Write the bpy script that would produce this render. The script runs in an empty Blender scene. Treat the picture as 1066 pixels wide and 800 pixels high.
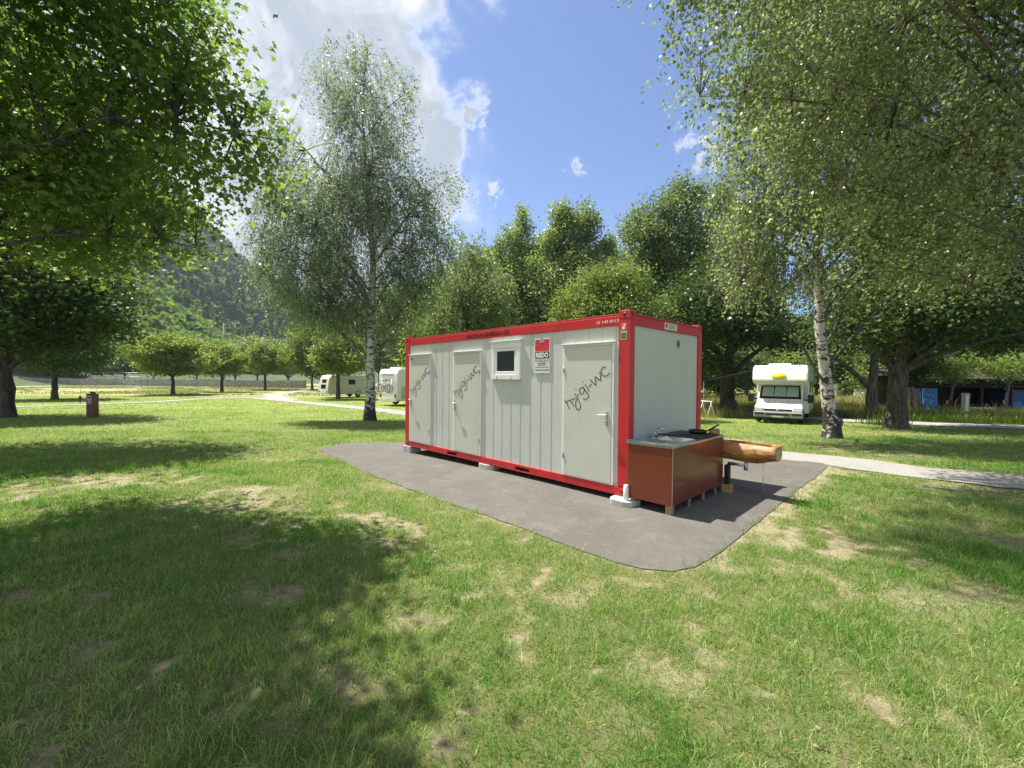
import bpy, bmesh, math, random
import numpy as np
from mathutils import Vector, Matrix
R = math.radians
S = bpy.context.scene
COL = S.collection
PI = math.pi

# ------------------------------------------------------------------ camera, sky, sun, exposure
FOC, PITCH, ROLL, EYE = 436.0, 0.01474, 0.00719, 1.74       # focal length in photo pixels (photo 1066 wide)
cam = bpy.data.cameras.new('camera'); camo = bpy.data.objects.new('camera', cam); COL.objects.link(camo)
cam.sensor_width = 36.0; cam.lens = 36.0 * FOC / 1066.0; cam.clip_start = 0.05; cam.clip_end = 9000
_U = Vector((0, math.sin(PITCH), math.cos(PITCH))); _Fw = Vector((0, math.cos(PITCH), -math.sin(PITCH))); _X = Vector((1, 0, 0))
_r = _X * math.cos(ROLL) + _U * math.sin(ROLL); _u = _U * math.cos(ROLL) - _X * math.sin(ROLL)
camo.matrix_world = Matrix(((_r.x, _u.x, -_Fw.x, 0), (_r.y, _u.y, -_Fw.y, 0), (_r.z, _u.z, -_Fw.z, EYE), (0, 0, 0, 1)))
S.camera = camo

SUN_EL = R(64); SUN_H = Vector((-0.829, 0.560)).normalized()
SUND = Vector((SUN_H.x * math.cos(SUN_EL), SUN_H.y * math.cos(SUN_EL), math.sin(SUN_EL)))
sl = bpy.data.lights.new('sun', 'SUN'); sl.energy = 5.0; sl.angle = R(0.53); sl.color = (1.0, 0.95, 0.86)
so = bpy.data.objects.new('sun', sl); COL.objects.link(so)
so.rotation_euler = SUND.to_track_quat('Z', 'Y').to_euler(); so.location = (-20, 20, 60)

S.view_settings.view_transform = 'Standard'; S.view_settings.look = 'None'
S.view_settings.exposure = 1.16; S.view_settings.gamma = 1; S.view_settings.use_curve_mapping = False
S.render.engine = 'CYCLES'
cy = S.cycles
cy.use_denoising = True
cy.denoising_prefilter = 'NONE'; cy.denoising_input_passes = 'RGB_ALBEDO_NORMAL'
try: cy.denoiser = 'OPENIMAGEDENOISE'
except Exception: pass
cy.max_bounces = 10; cy.diffuse_bounces = 8; cy.transmission_bounces = 5; cy.glossy_bounces = 2; cy.transparent_max_bounces = 8
cy.volume_bounces = 0; cy.caustics_reflective = False; cy.caustics_refractive = False
cy.sample_clamp_indirect = 6.0

class NT:                                                   # a short hand for writing node trees
    def __init__(s, tree): s.t = tree; s.n = tree.nodes; s.l = tree.links
    def new(s, typ, **kw):
        n = s.n.new(typ)
        for k, v in kw.items(): setattr(n, k, v)
        return n
    def put(s, sock, v):
        if isinstance(v, bpy.types.NodeSocket): s.l.new(v, sock)
        elif v is not None:
            if isinstance(v, (tuple, list)) and len(v) == 3 and sock.type == 'RGBA': v = (*v, 1)
            sock.default_value = v
    def math(s, op, a, b=None, c=None, clamp=False):
        n = s.new('ShaderNodeMath', operation=op, use_clamp=clamp)
        s.put(n.inputs[0], a)
        if b is not None: s.put(n.inputs[1], b)
        if c is not None: s.put(n.inputs[2], c)
        return n.outputs[0]
    def vmath(s, op, a, b=None):
        n = s.new('ShaderNodeVectorMath', operation=op)
        s.put(n.inputs[0], a)
        if b is not None: s.put(n.inputs[1], b)
        return n.outputs['Value'] if op in ('DOT_PRODUCT', 'LENGTH', 'DISTANCE') else n.outputs[0]
    def ramp(s, v, lo, hi, a=0.0, b=1.0, smooth=True):
        n = s.new('ShaderNodeMapRange', interpolation_type='SMOOTHSTEP' if smooth else 'LINEAR')
        s.put(n.inputs['Value'], v); s.put(n.inputs['From Min'], lo); s.put(n.inputs['From Max'], hi)
        s.put(n.inputs['To Min'], a); s.put(n.inputs['To Max'], b)
        return n.outputs[0]
    def mix(s, f, a, b, blend='MIX'):
        n = s.new('ShaderNodeMix', data_type='RGBA', blend_type=blend)
        s.put(n.inputs[0], f); s.put(n.inputs[6], a); s.put(n.inputs[7], b)
        return n.outputs[2]
    def noise(s, vec, scale, detail=4, rough=0.55, dist=0.0):
        n = s.new('ShaderNodeTexNoise'); s.put(n.inputs['Scale'], scale); s.put(n.inputs['Detail'], detail)
        s.put(n.inputs['Roughness'], rough); s.put(n.inputs['Distortion'], dist)
        if vec is not None: s.put(n.inputs['Vector'], vec)
        return n.outputs['Fac']
    def attr(s, name):
        n = s.new('ShaderNodeAttribute'); n.attribute_name = name; return n.outputs['Fac']
    def pos(s, scale=None):
        o = s.new('ShaderNodeNewGeometry').outputs['Position']
        return o if scale is None else s.vmath('MULTIPLY', o, scale)
    def obj(s, scale=None):
        o = s.new('ShaderNodeTexCoord').outputs['Object']
        return o if scale is None else s.vmath('MULTIPLY', o, scale)

def ray(px, py):
    X, Y = px - 533.0, py - 400.0
    cr, sr, c, s = math.cos(ROLL), math.sin(ROLL), math.cos(PITCH), math.sin(PITCH)
    x = (X * cr + Y * sr) / FOC; u = -(-X * sr + Y * cr) / FOC
    return Vector((x, c + u * s, -s + u * c))

# ---- sky with a big broken cumulus up to the left and small puffs
W = bpy.data.worlds.new('World'); S.world = W; W.use_nodes = True
w = NT(W.node_tree); w.n.clear()
sky = w.new('ShaderNodeTexSky', sky_type='NISHITA'); sky.sun_disc = False
sky.sun_elevation = SUN_EL; sky.sun_rotation = math.atan2(SUN_H.x, SUN_H.y) % (2 * PI)
sky.air_density = 0.8; sky.dust_density = 0.25; sky.ozone_density = 3.0; sky.altitude = 900
D = w.new('ShaderNodeTexCoord').outputs['Generated']
n1 = w.noise(D, 3.2, 8, 0.62, 0.6); n2 = w.noise(D, 11.0, 6, 0.6, 0.3); n3 = w.noise(w.vmath('ADD', D, (3.1, 1.7, 0.4)), 5.0, 5, 0.55, 0.8)
def puff(px, py, spread, soft, amp):
    d = ray(px, py).normalized()
    dist = w.vmath('DISTANCE', D, tuple(d))
    e = w.math('ADD', dist, w.math('MULTIPLY', w.math('SUBTRACT', n1, 0.5), -amp))
    e = w.math('ADD', e, w.math('MULTIPLY', w.math('SUBTRACT', n2, 0.5), -amp * 0.55))
    return w.ramp(e, spread + soft, spread - soft)
back = w.ramp(w.math('ADD', w.vmath('DOT_PRODUCT', D, (-0.62, -0.64, 0.45)), w.math('MULTIPLY', w.math('SUBTRACT', n1, 0.5), 1.6)), 0.30, 0.62)  # unseen cloud bank behind the camera, added as fill light for shaded sides
n4 = w.noise(D, 42.0, 5, 0.6, 0.4)
def wisp(px, py, spread, soft, amp, stretch=1.0):
    d = ray(px, py).normalized(); q = w.vmath('MULTIPLY', w.vmath('SUBTRACT', D, tuple(d)), (1.0, 1.0, stretch))
    e_ = w.math('ADD', w.vmath('LENGTH', q), w.math('MULTIPLY', w.math('SUBTRACT', n4, 0.52), -amp))
    return w.math('MULTIPLY', w.ramp(e_, spread + soft, spread - soft), w.ramp(n4, 0.36, 0.56))
masks = [puff(230, 40, 0.36, 0.06, 0.40), puff(300, -40, 0.24, 0.06, 0.40), puff(150, 200, 0.5, 0.12, 0.3), puff(455, 205, 0.060, 0.030, 0.22), puff(455, 165, 0.05, 0.03, 0.2), puff(430, 100, 0.09, 0.04, 0.34), puff(60, 330, 0.45, 0.2, 0.4),
         wisp(493, 113, 0.016, 0.020, 0.12, 0.7), wisp(599, 175, 0.012, 0.018, 0.11, 1.8), wisp(737, 150, 0.022, 0.030, 0.18), wisp(513, 203, 0.006, 0.016, 0.09, 0.6)]
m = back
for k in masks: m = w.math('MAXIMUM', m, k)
thick = w.ramp(n3, 0.40, 0.66)
streak = w.ramp(w.noise(w.vmath('ADD', D, (7.3, 2.2, 5.1)), 4.2, 8, 0.66, 0.9), 0.54, 0.70)
grey = (2.15, 2.45, 2.95); white = (5.4, 5.5, 5.7)
edge = w.ramp(m, 0.35, 0.95)
ccol = w.mix(w.math('MULTIPLY', edge, w.ramp(n3, 0.24, 0.52)), white, grey)
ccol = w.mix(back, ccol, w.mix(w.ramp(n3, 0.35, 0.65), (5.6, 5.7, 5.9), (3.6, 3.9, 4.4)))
ccol = w.mix(w.math('MULTIPLY', streak, 0.22), ccol, (5.6, 5.6, 5.7))
skycol = w.mix(1.0, sky.outputs[0], (0.66, 0.82, 1.0), 'MULTIPLY')
bg = w.new('ShaderNodeBackground'); bg.inputs['Strength'].default_value = 0.092
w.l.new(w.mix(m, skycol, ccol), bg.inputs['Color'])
wo = w.new('ShaderNodeOutputWorld'); w.l.new(bg.outputs[0], wo.inputs['Surface'])

# ------------------------------------------------------------------ small tools
def tag(o, label=None, cat=None, group=None, kind=None):
    if label: o['label'] = label
    if cat: o['category'] = cat
    if group: o['group'] = group
    if kind: o['kind'] = kind
    return o
def empty(name, label, cat, loc=(0, 0, 0), rz=0.0, group=None):
    o = bpy.data.objects.new(name, None); COL.objects.link(o); o.location = loc; o.rotation_euler = (0, 0, rz)
    o.empty_display_size = 0.2
    return tag(o, label, cat, group)
def link(name, me, mat=None, parent=None):
    o = bpy.data.objects.new(name, me); COL.objects.link(o)
    if mat is not None:
        if len(me.materials) == 0: me.materials.append(mat)
    if parent is not None: o.parent = parent
    return o
class MB:                                                   # collects shapes; build() links them as one mesh object
    def __init__(s): s.bm = bmesh.new()
    def verts(s, pts): return [s.bm.verts.new(p) for p in pts]
    def box(s, x0, x1, y0, y1, z0, z1, bev=0.0, seg=2, mtx=None):
        b = bmesh.new()
        v = [b.verts.new((x, y, z)) for z in (z0, z1) for y in (y0, y1) for x in (x0, x1)]
        for f in ((0, 2, 3, 1), (4, 5, 7, 6), (0, 1, 5, 4), (2, 6, 7, 3), (0, 4, 6, 2), (1, 3, 7, 5)): b.faces.new([v[i] for i in f])
        if bev > 0: bmesh.ops.bevel(b, geom=b.edges[:], offset=bev, segments=seg, profile=0.5, affect='EDGES')
        s.join(b, mtx); return s
    def join(s, b, mtx=None):
        if mtx is not None: bmesh.ops.transform(b, matrix=mtx, verts=b.verts[:])
        me = bpy.data.meshes.new('tmp'); b.to_mesh(me); b.free(); s.bm.from_mesh(me); bpy.data.meshes.remove(me)
    def prism(s, poly, a0, a1, axis='X', bev=0.0, seg=2, mtx=None):
        b = bmesh.new(); n = len(poly)
        def P(p, a): return {'X': (a, p[0], p[1]), 'Y': (p[0], a, p[1]), 'Z': (p[0], p[1], a)}[axis]
        A = [b.verts.new(P(p, a0)) for p in poly]; B = [b.verts.new(P(p, a1)) for p in poly]
        b.faces.new(A); b.faces.new(B[::-1])
        for i in range(n): b.faces.new((A[i], B[i], B[(i + 1) % n], A[(i + 1) % n]))
        bmesh.ops.recalc_face_normals(b, faces=b.faces[:])
        if bev > 0: bmesh.ops.bevel(b, geom=b.edges[:], offset=bev, segments=seg, profile=0.5, affect='EDGES')
        s.join(b, mtx); return s
    def tube(s, pts, rad, n=8, cap=True):
        pts = [Vector(p) for p in pts]; rad = rad if isinstance(rad, (list, tuple)) else [rad] * len(pts)
        rings = []
        up = Vector((0, 0, 1))
        for i, p in enumerate(pts):
            d = (pts[min(i + 1, len(pts) - 1)] - pts[max(i - 1, 0)]).normalized()
            q = up if abs(d.dot(up)) < 0.95 else Vector((1, 0, 0))
            a = d.cross(q).normalized(); c = a.cross(d)
            rings.append([s.bm.verts.new(p + (a * math.cos(t) + c * math.sin(t)) * rad[i]) for t in [2 * PI * k / n for k in range(n)]])
        for i in range(len(rings) - 1):
            for k in range(n):
                f = s.bm.faces.new((rings[i][k], rings[i][(k + 1) % n], rings[i + 1][(k + 1) % n], rings[i + 1][k])); f.smooth = n > 5
        if cap: s.bm.faces.new(rings[0][::-1]); s.bm.faces.new(rings[-1])
        return s
    def lathe(s, prof, n=20, mtx=None, arc=2 * PI):
        b = bmesh.new(); full = abs(arc - 2 * PI) < 1e-6; m_ = n if full else n + 1
        rings = [[b.verts.new((r * math.cos(arc * k / n), r * math.sin(arc * k / n), z)) for k in range(m_)] for r, z in prof]
        for i in range(len(prof) - 1):
            for k in range(n):
                f = b.faces.new((rings[i][k], rings[i][(k + 1) % m_], rings[i + 1][(k + 1) % m_], rings[i + 1][k])); f.smooth = True
        bmesh.ops.remove_doubles(b, verts=b.verts[:], dist=1e-5)
        bmesh.ops.recalc_face_normals(b, faces=b.faces[:])
        s.join(b, mtx); return s
    def face(s, pts): s.bm.faces.new(s.verts(pts)); return s
    def build(s, name, mat=None, parent=None):
        me = bpy.data.meshes.new(name); s.bm.to_mesh(me); s.bm.free()
        return link(name, me, mat, parent)
def np_mesh(name, V, Fa, mat=None, tint=None, smooth=False, extra=None):
    """mesh from arrays: V (n,3), Fa (m,k); tint per vertex"""
    me = bpy.data.meshes.new(name); V = np.asarray(V, np.float32); Fa = np.asarray(Fa, np.int32); k = Fa.shape[1]
    me.vertices.add(len(V)); me.vertices.foreach_set('co', V.ravel())
    me.loops.add(Fa.size); me.loops.foreach_set('vertex_index', Fa.ravel())
    me.polygons.add(len(Fa)); me.polygons.foreach_set('loop_start', np.arange(0, Fa.size, k, dtype=np.int32))
    me.polygons.foreach_set('use_smooth', np.full(len(Fa), smooth))
    d = dict(extra or {})
    if tint is not None: d['tint'] = tint
    for kx, a in d.items():
        at_ = me.attributes.new(kx, 'FLOAT', 'POINT'); at_.data.foreach_set('value', np.asarray(a, np.float32))
    me.update(calc_edges=True)
    if mat is not None: me.materials.append(mat)
    return me
def text_mesh(body, size, mat, depth=0.001, bold=0.0, xs=1.0):
    c = bpy.data.curves.new('text', 'FONT'); c.body = body; c.size = size; c.align_x = 'LEFT'; c.extrude = depth; c.offset = bold; c.resolution_u = 3
    o = bpy.data.objects.new('text', c); COL.objects.link(o)
    bpy.context.view_layer.update()
    me = bpy.data.meshes.new_from_object(o.evaluated_get(bpy.context.evaluated_depsgraph_get()))
    bpy.data.objects.remove(o); bpy.data.curves.remove(c)
    xsz = [v.co.x for v in me.vertices]; x0, x1 = min(xsz), max(xsz)
    for v in me.vertices: v.co.x = (v.co.x - x0) * xs
    me.materials.clear(); me.materials.append(mat)
    return me, (x1 - x0) * xs

# value noise for laying out patches
_rs = np.random.RandomState(11); _tab = _rs.rand(256, 256)
def vnoise(x, y):
    x = np.asarray(x, float); y = np.asarray(y, float)
    xi = np.floor(x).astype(int); yi = np.floor(y).astype(int); fx = x - xi; fy = y - yi
    fx = fx * fx * (3 - 2 * fx); fy = fy * fy * (3 - 2 * fy)
    g = lambda i, j: _tab[i & 255, j & 255]
    return (g(xi, yi) * (1 - fx) + g(xi + 1, yi) * fx) * (1 - fy) + (g(xi, yi + 1) * (1 - fx) + g(xi + 1, yi + 1) * fx) * fy
def fbm(x, y, f=1.0, o=4):
    s_ = 0; a_ = 1; t_ = 0
    for k in range(o):
        s_ = s_ + a_ * vnoise(np.asarray(x) * f + 17.3 * k, np.asarray(y) * f - 9.1 * k); t_ += a_; a_ *= 0.5; f *= 2.03
    return s_ / t_
def sstep(a_, b_, x):
    t_ = np.clip((np.asarray(x, float) - a_) / (b_ - a_), 0, 1); return t_ * t_ * (3 - 2 * t_)
def gz(y):                                                  # the ground falls away gently behind the pad
    t_ = np.maximum(np.asarray(y, float) - 7.0, 0) / 13.0
    return -0.6 * (1 - np.exp(-t_ ** 1.3))
def gp(px, py):                                             # where a line of sight meets the ground
    d = ray(px, py); z = 0.0
    for _ in range(40):
        t_ = (z - EYE) / d.z; z = 0.6 * z + 0.4 * float(gz(d.y * t_))
    t_ = (z - EYE) / d.z
    return Vector((d.x * t_, d.y * t_, z))
def at(px, py, Y):
    d = ray(px, py); return Vector((d.x / d.y * Y, Y, EYE + d.z / d.y * Y))
def gpt(x, y, dz=0.0): return Vector((x, y, float(gz(y)) + dz))
def inpoly(x, y, poly):
    x = np.asarray(x); y = np.asarray(y); ins = np.zeros(x.shape, bool); n = len(poly)
    for i in range(n):
        x0, y0 = poly[i][0], poly[i][1]; x1, y1 = poly[(i + 1) % n][0], poly[(i + 1) % n][1]
        c = ((y0 > y) != (y1 > y)) & (x < (x1 - x0) * (y - y0) / (y1 - y0 + 1e-12) + x0); ins ^= c
    return ins
def dseg(x, y, poly, closed=True):
    x = np.asarray(x); y = np.asarray(y); best = np.full(x.shape, 1e9); n = len(poly)
    for i in range(n if closed else n - 1):
        ax, ay = poly[i][0], poly[i][1]; bx, by = poly[(i + 1) % n][0], poly[(i + 1) % n][1]
        dx, dy = bx - ax, by - ay; t_ = np.clip(((x - ax) * dx + (y - ay) * dy) / (dx * dx + dy * dy + 1e-12), 0, 1)
        best = np.minimum(best, np.hypot(x - ax - t_ * dx, y - ay - t_ * dy))
    return best

# ------------------------------------------------------------------ materials
def principled(name, col, rough=0.5, metal=0.0, spec=0.5, var=0.06, scale=6.0, bump=0.0, bscale=60.0, coat=0.0, dirt=0.0, dirtcol=(0.12, 0.10, 0.07)):
    ma = bpy.data.materials.new(name); ma.use_nodes = True; t = NT(ma.node_tree); p = t.n['Principled BSDF']
    P_ = t.obj()
    nz = t.noise(P_, scale, 5, 0.6)
    c = t.mix(t.ramp(nz, 0.3, 0.7), tuple(x * (1 - var) for x in col), tuple(min(1, x * (1 + var)) for x in col))
    if dirt > 0:
        d1 = t.ramp(t.noise(t.vmath('MULTIPLY', P_, (3.0, 3.0, 0.7)), 2.2, 6, 0.65), 0.52, 0.85)
        c = t.mix(t.math('MULTIPLY', d1, dirt), c, dirtcol)
    t.put(p.inputs['Base Color'], c)
    t.put(p.inputs['Roughness'], t.ramp(nz, 0.2, 0.8, max(0.02, rough - 0.06), min(1, rough + 0.08)))
    p.inputs['Metallic'].default_value = metal; p.inputs['Specular IOR Level'].default_value = spec; p.inputs['Coat Weight'].default_value = coat
    if bump > 0:
        b = t.new('ShaderNodeBump'); b.inputs['Strength'].default_value = bump; b.inputs['Distance'].default_value = 0.01
        t.put(b.inputs['Height'], t.noise(P_, bscale, 4, 0.6)); t.put(p.inputs['Normal'], b.outputs[0])
    return ma
def leafmat(name, dark, light, trans=0.42, tcol=None, rough=0.45, tm=((1.5, 1.45, 0.7), (1.5, 1.4, 0.6))):
    ma = bpy.data.materials.new(name); ma.use_nodes = True; t = NT(ma.node_tree); t.n.clear()
    tint = t.attr('tint')
    c = t.mix(tint, dark, light)
    tc = t.mix(tint, tuple(x * y for x, y in zip(dark, tm[0])), tuple(x * y for x, y in zip(light, tm[1]))) if tcol is None else tcol
    p = t.new('ShaderNodeBsdfPrincipled'); t.put(p.inputs['Base Color'], c); p.inputs['Roughness'].default_value = rough; p.inputs['Specular IOR Level'].default_value = 0.4
    tr = t.new('ShaderNodeBsdfTranslucent'); t.put(tr.inputs['Color'], tc)
    mx = t.new('ShaderNodeMixShader'); mx.inputs[0].default_value = trans
    t.l.new(p.outputs[0], mx.inputs[1]); t.l.new(tr.outputs[0], mx.inputs[2])
    o = t.new('ShaderNodeOutputMaterial'); t.l.new(mx.outputs[0], o.inputs['Surface'])
    return ma
def barkmat(name, a_, b_, scale=9.0, stretch=(1, 1, 0.22), bump=0.8):
    ma = bpy.data.materials.new(name); ma.use_nodes = True; t = NT(ma.node_tree); p = t.n['Principled BSDF']
    P_ = t.obj(stretch)
    n_ = t.noise(P_, scale, 8, 0.7, 0.6)
    t.put(p.inputs['Base Color'], t.mix(t.ramp(n_, 0.38, 0.62), a_, b_)); p.inputs['Roughness'].default_value = 0.9
    b = t.new('ShaderNodeBump'); b.inputs['Strength'].default_value = bump; b.inputs['Distance'].default_value = 0.04
    t.put(b.inputs['Height'], n_); t.put(p.inputs['Normal'], b.outputs[0])
    return ma
def birchmat(name, low=1.7):
    ma = bpy.data.materials.new(name); ma.use_nodes = True; t = NT(ma.node_tree); p = t.n['Principled BSDF']
    P_ = t.obj()
    bands = t.noise(t.vmath('MULTIPLY', P_, (2.2, 2.2, 7.0)), 1.6, 7, 0.72, 0.5)
    blot = t.noise(t.vmath('MULTIPLY', P_, (3.0, 3.0, 2.0)), 1.1, 5, 0.6, 1.0)
    white = t.mix(t.noise(P_, 30, 4), (0.50, 0.46, 0.40), (0.68, 0.65, 0.59))
    z = t.new('ShaderNodeSeparateXYZ'); t.l.new(P_, z.inputs[0]); fineb = t.noise(P_, 12, 4)
    hb = t.ramp(z.outputs[2], low, 0.1)                     # rough black bark low on the trunk
    k = t.math('MAXIMUM', t.ramp(bands, 0.51, 0.56), t.ramp(t.math('ADD', blot, t.math('MULTIPLY', hb, 0.19)), 0.565, 0.62))
    tw = t.ramp(t.attr('thick'), 0.035, 0.075)
    t.put(p.inputs['Base Color'], t.mix(tw, t.mix(fineb, (0.045, 0.034, 0.028), (0.13, 0.105, 0.085)), t.mix(k, white, (0.035, 0.030, 0.027)))); p.inputs['Roughness'].default_value = 0.8
    b = t.new('ShaderNodeBump'); b.inputs['Strength'].default_value = 0.6; b.inputs['Distance'].default_value = 0.02
    t.put(b.inputs['Height'], t.math('MULTIPLY', bands, -1.0)); t.put(p.inputs['Normal'], b.outputs[0])
    return ma
M = {}
M['red'] = principled('red_paint', (0.50, 0.020, 0.024), 0.40, var=0.07, coat=0.12, dirt=0.26, bump=0.03, bscale=25)
M['wall'] = principled('wall_coating', (0.54, 0.56, 0.53), 0.42, var=0.04, scale=2.0, dirt=0.32, dirtcol=(0.36, 0.36, 0.31))
M['door'] = principled('door_coating', (0.56, 0.565, 0.505), 0.4, var=0.03, scale=2.0, dirt=0.22, dirtcol=(0.40, 0.38, 0.30))
M['side'] = principled('side_coating', (0.52, 0.535, 0.44), 0.45, var=0.03, scale=1.5, dirt=0.14, dirtcol=(0.36, 0.36, 0.29))
M['trim'] = principled('white_trim', (0.78, 0.78, 0.76), 0.35, var=0.03)
M['glass_dark'] = principled('dark_glass', (0.012, 0.016, 0.016), 0.12, spec=0.22, var=0.2)
M['black'] = principled('black_paint', (0.012, 0.012, 0.012), 0.45, var=0.2)
M['pen'] = principled('dark_green_pen', (0.018, 0.030, 0.024), 0.6)
M['ink'] = principled('black_ink', (0.016, 0.018, 0.017), 0.6)
M['rubber'] = principled('rubber', (0.018, 0.018, 0.019), 0.75, var=0.2)
M['metal'] = principled('steel', (0.58, 0.58, 0.57), 0.22, metal=1.0, var=0.06, scale=14)
M['grey_metal'] = principled('galvanised', (0.42, 0.43, 0.43), 0.4, metal=0.8, var=0.1, scale=18)
M['concrete'] = principled('concrete', (0.40, 0.40, 0.385), 0.9, var=0.14, scale=9, bump=0.5, bscale=45, dirt=0.3)
M['cabinet'] = principled('russet_panel', (0.165, 0.033, 0.013), 0.30, var=0.04, scale=1.2, bump=0.02, bscale=30, dirt=0.08, coat=0.2)
M['wood_foot'] = principled('foot_wood', (0.33, 0.21, 0.09), 0.75, var=0.25, scale=12, bump=0.2)
M['plate'] = principled('cream_plate', (0.62, 0.60, 0.46), 0.5)
M['green'] = principled('green_label', (0.03, 0.20, 0.08), 0.5)
M['label_red'] = principled('red_label', (0.60, 0.03, 0.04), 0.45)
M['label_grey'] = principled('sign_face', (0.66, 0.67, 0.67), 0.4)
M['vanwhite'] = principled('vehicle_white', (0.80, 0.80, 0.79), 0.25, var=0.02, coat=0.4, dirt=0.08)
M['vangrey'] = principled('vehicle_grey', (0.50, 0.50, 0.47), 0.4, var=0.04, dirt=0.15)
M['bumpergrey'] = principled('bumper_grey', (0.27, 0.27, 0.26), 0.5, var=0.06, dirt=0.2)
M['cream'] = principled('caravan_cream', (0.62, 0.60, 0.53), 0.4, var=0.03, dirt=0.15)
M['yellow'] = principled('yellow_paint', (0.75, 0.62, 0.02), 0.4)
M['lamp'] = principled('headlamp', (0.55, 0.56, 0.56), 0.1, spec=0.8, var=0.15)
M['amber'] = principled('amber_lens', (0.6, 0.18, 0.01), 0.2)
M['redlens'] = principled('red_lens', (0.35, 0.01, 0.01), 0.2)
M['sunshade'] = principled('foil_screen', (0.30, 0.37, 0.33), 0.45, var=0.1, scale=9)
M['canvas'] = principled('grey_canvas', (0.060, 0.064, 0.066), 0.9, var=0.12)
M['navy'] = principled('navy_canvas', (0.045, 0.055, 0.09), 0.85, var=0.15)
M['orange'] = principled('orange_canvas', (0.70, 0.22, 0.03), 0.8, var=0.1)
M['whitecanvas'] = principled('white_canvas', (0.72, 0.73, 0.72), 0.8, var=0.06)
M['brownbox'] = principled('pedestal_brown', (0.165, 0.075, 0.055), 0.6, var=0.1, bump=0.1)
M['redbox'] = principled('pedestal_red', (0.155, 0.050, 0.040), 0.55, var=0.1)
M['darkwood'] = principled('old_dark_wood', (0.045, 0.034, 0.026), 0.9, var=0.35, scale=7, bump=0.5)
M['shedroof'] = principled('dark_roof', (0.022, 0.018, 0.014), 0.95, var=0.4, scale=5)  # roof colour darkened to near black so it recedes
M['plank'] = principled('weathered_plank', (0.27, 0.24, 0.20), 0.9, var=0.3, scale=8, bump=0.4)
M['bluetarp'] = principled('blue_panel', (0.03, 0.15, 0.42), 0.5, var=0.25, scale=3)
M['darkblue'] = principled('dark_blue_steel', (0.015, 0.05, 0.17), 0.5, var=0.25, scale=3)
M['paleblue'] = principled('pale_paint', (0.42, 0.55, 0.68), 0.6)
M['stone'] = principled('grey_stone', (0.24, 0.235, 0.22), 0.95, var=0.3, scale=2.0, bump=0.8, bscale=6)
M['birchbark'] = birchmat('birch_bark')
M['bark'] = barkmat('grey_bark', (0.055, 0.045, 0.036), (0.19, 0.165, 0.135))
M['darkbark'] = barkmat('dark_bark', (0.030, 0.025, 0.020), (0.10, 0.085, 0.07))
M['maple'] = leafmat('maple_leaves', (0.098, 0.170, 0.050), (0.210, 0.300, 0.076), 0.58, tm=((1.35, 1.4, 0.8), (1.35, 1.4, 0.7)))
M['linden'] = leafmat('dark_leaves', (0.038, 0.075, 0.026), (0.09, 0.145, 0.042), 0.44)
M['birch'] = leafmat('birch_leaves', (0.16, 0.215, 0.13), (0.33, 0.405, 0.265), 0.54, rough=0.30, tm=((1.25, 1.3, 0.9), (1.2, 1.25, 0.85)))
M['birchR'] = leafmat('near_birch_leaves', (0.165, 0.218, 0.092), (0.355, 0.415, 0.215), 0.55, rough=0.28, tm=((1.25, 1.3, 0.8), (1.2, 1.25, 0.75)))
M['poplar'] = leafmat('poplar_leaves', (0.12, 0.18, 0.085), (0.255, 0.33, 0.17), 0.52, rough=0.40)
M['darkpoplar'] = leafmat('dark_poplar_leaves', (0.095, 0.152, 0.08), (0.21, 0.28, 0.15), 0.48, rough=0.40)
M['bushy'] = leafmat('bush_leaves', (0.11, 0.17, 0.046), (0.23, 0.295, 0.1), 0.5)
M['parktree'] = leafmat('park_leaves', (0.115, 0.185, 0.042), (0.25, 0.32, 0.09), 0.52)
M['grass'] = leafmat('grass_blades', (0.098, 0.262, 0.030), (0.500, 0.540, 0.240), 0.48, rough=0.45, tm=((1.35, 1.35, 0.7), (1.25, 1.2, 0.75)))
M['meadow'] = leafmat('meadow_grass', (0.11, 0.14, 0.035), (0.40, 0.36, 0.16), 0.35, rough=0.6)
M['field'] = leafmat('field_grass_blades', (0.11, 0.16, 0.045), (0.34, 0.36, 0.20), 0.35, rough=0.6)
M['weed'] = leafmat('weed_leaves', (0.055, 0.120, 0.018), (0.170, 0.220, 0.045), 0.32)
M['deadleaf'] = leafmat('dead_leaves', (0.16, 0.09, 0.035), (0.42, 0.34, 0.20), 0.15)
M['forest'] = leafmat('forest_canopy', (0.055, 0.112, 0.045), (0.175, 0.268, 0.075), 0.42, rough=0.9)
HAZE = 0.00018
# ------------------------------------------------------------------ ground, paved pad, paths
def P2(l): return [tuple(gp(*q)[:2]) for q in l]
CY = 0.76658
AX = Vector((-math.sin(CY), math.cos(CY))); BX = Vector((math.cos(CY), math.sin(CY))); C0 = Vector((1.62, 5.774))
def cw(x, y, z=0.0):                                        # container axes: x to the right along its front, y into it, origin at the near corner
    p = C0 - AX * x + BX * y; return Vector((p.x, p.y, z))
CROT = math.atan2(-AX.y, -AX.x)
pad_px = [(331, 468.5), (345, 475.5), (377, 492), (441, 515.5), (486, 531), (543, 551), (594, 570), (640, 586.5), (668, 593.5), (700, 596), (724, 591), (748, 577.5), (768, 562), (792, 542), (817, 522), (835, 507), (849, 498), (860, 487)]
PAD = P2(pad_px) + [tuple(gp(868, 480)[:2]), tuple(gp(840, 476)[:2]), tuple(gp(800, 472)[:2]), tuple(gp(765, 468.5)[:2])] + [tuple(cw(-2.0, 4.4)[:2]), tuple(cw(-6.3, 3.4)[:2]), tuple(cw(-7.3, 1.6)[:2]), tuple(gp(360, 462)[:2])]
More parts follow.
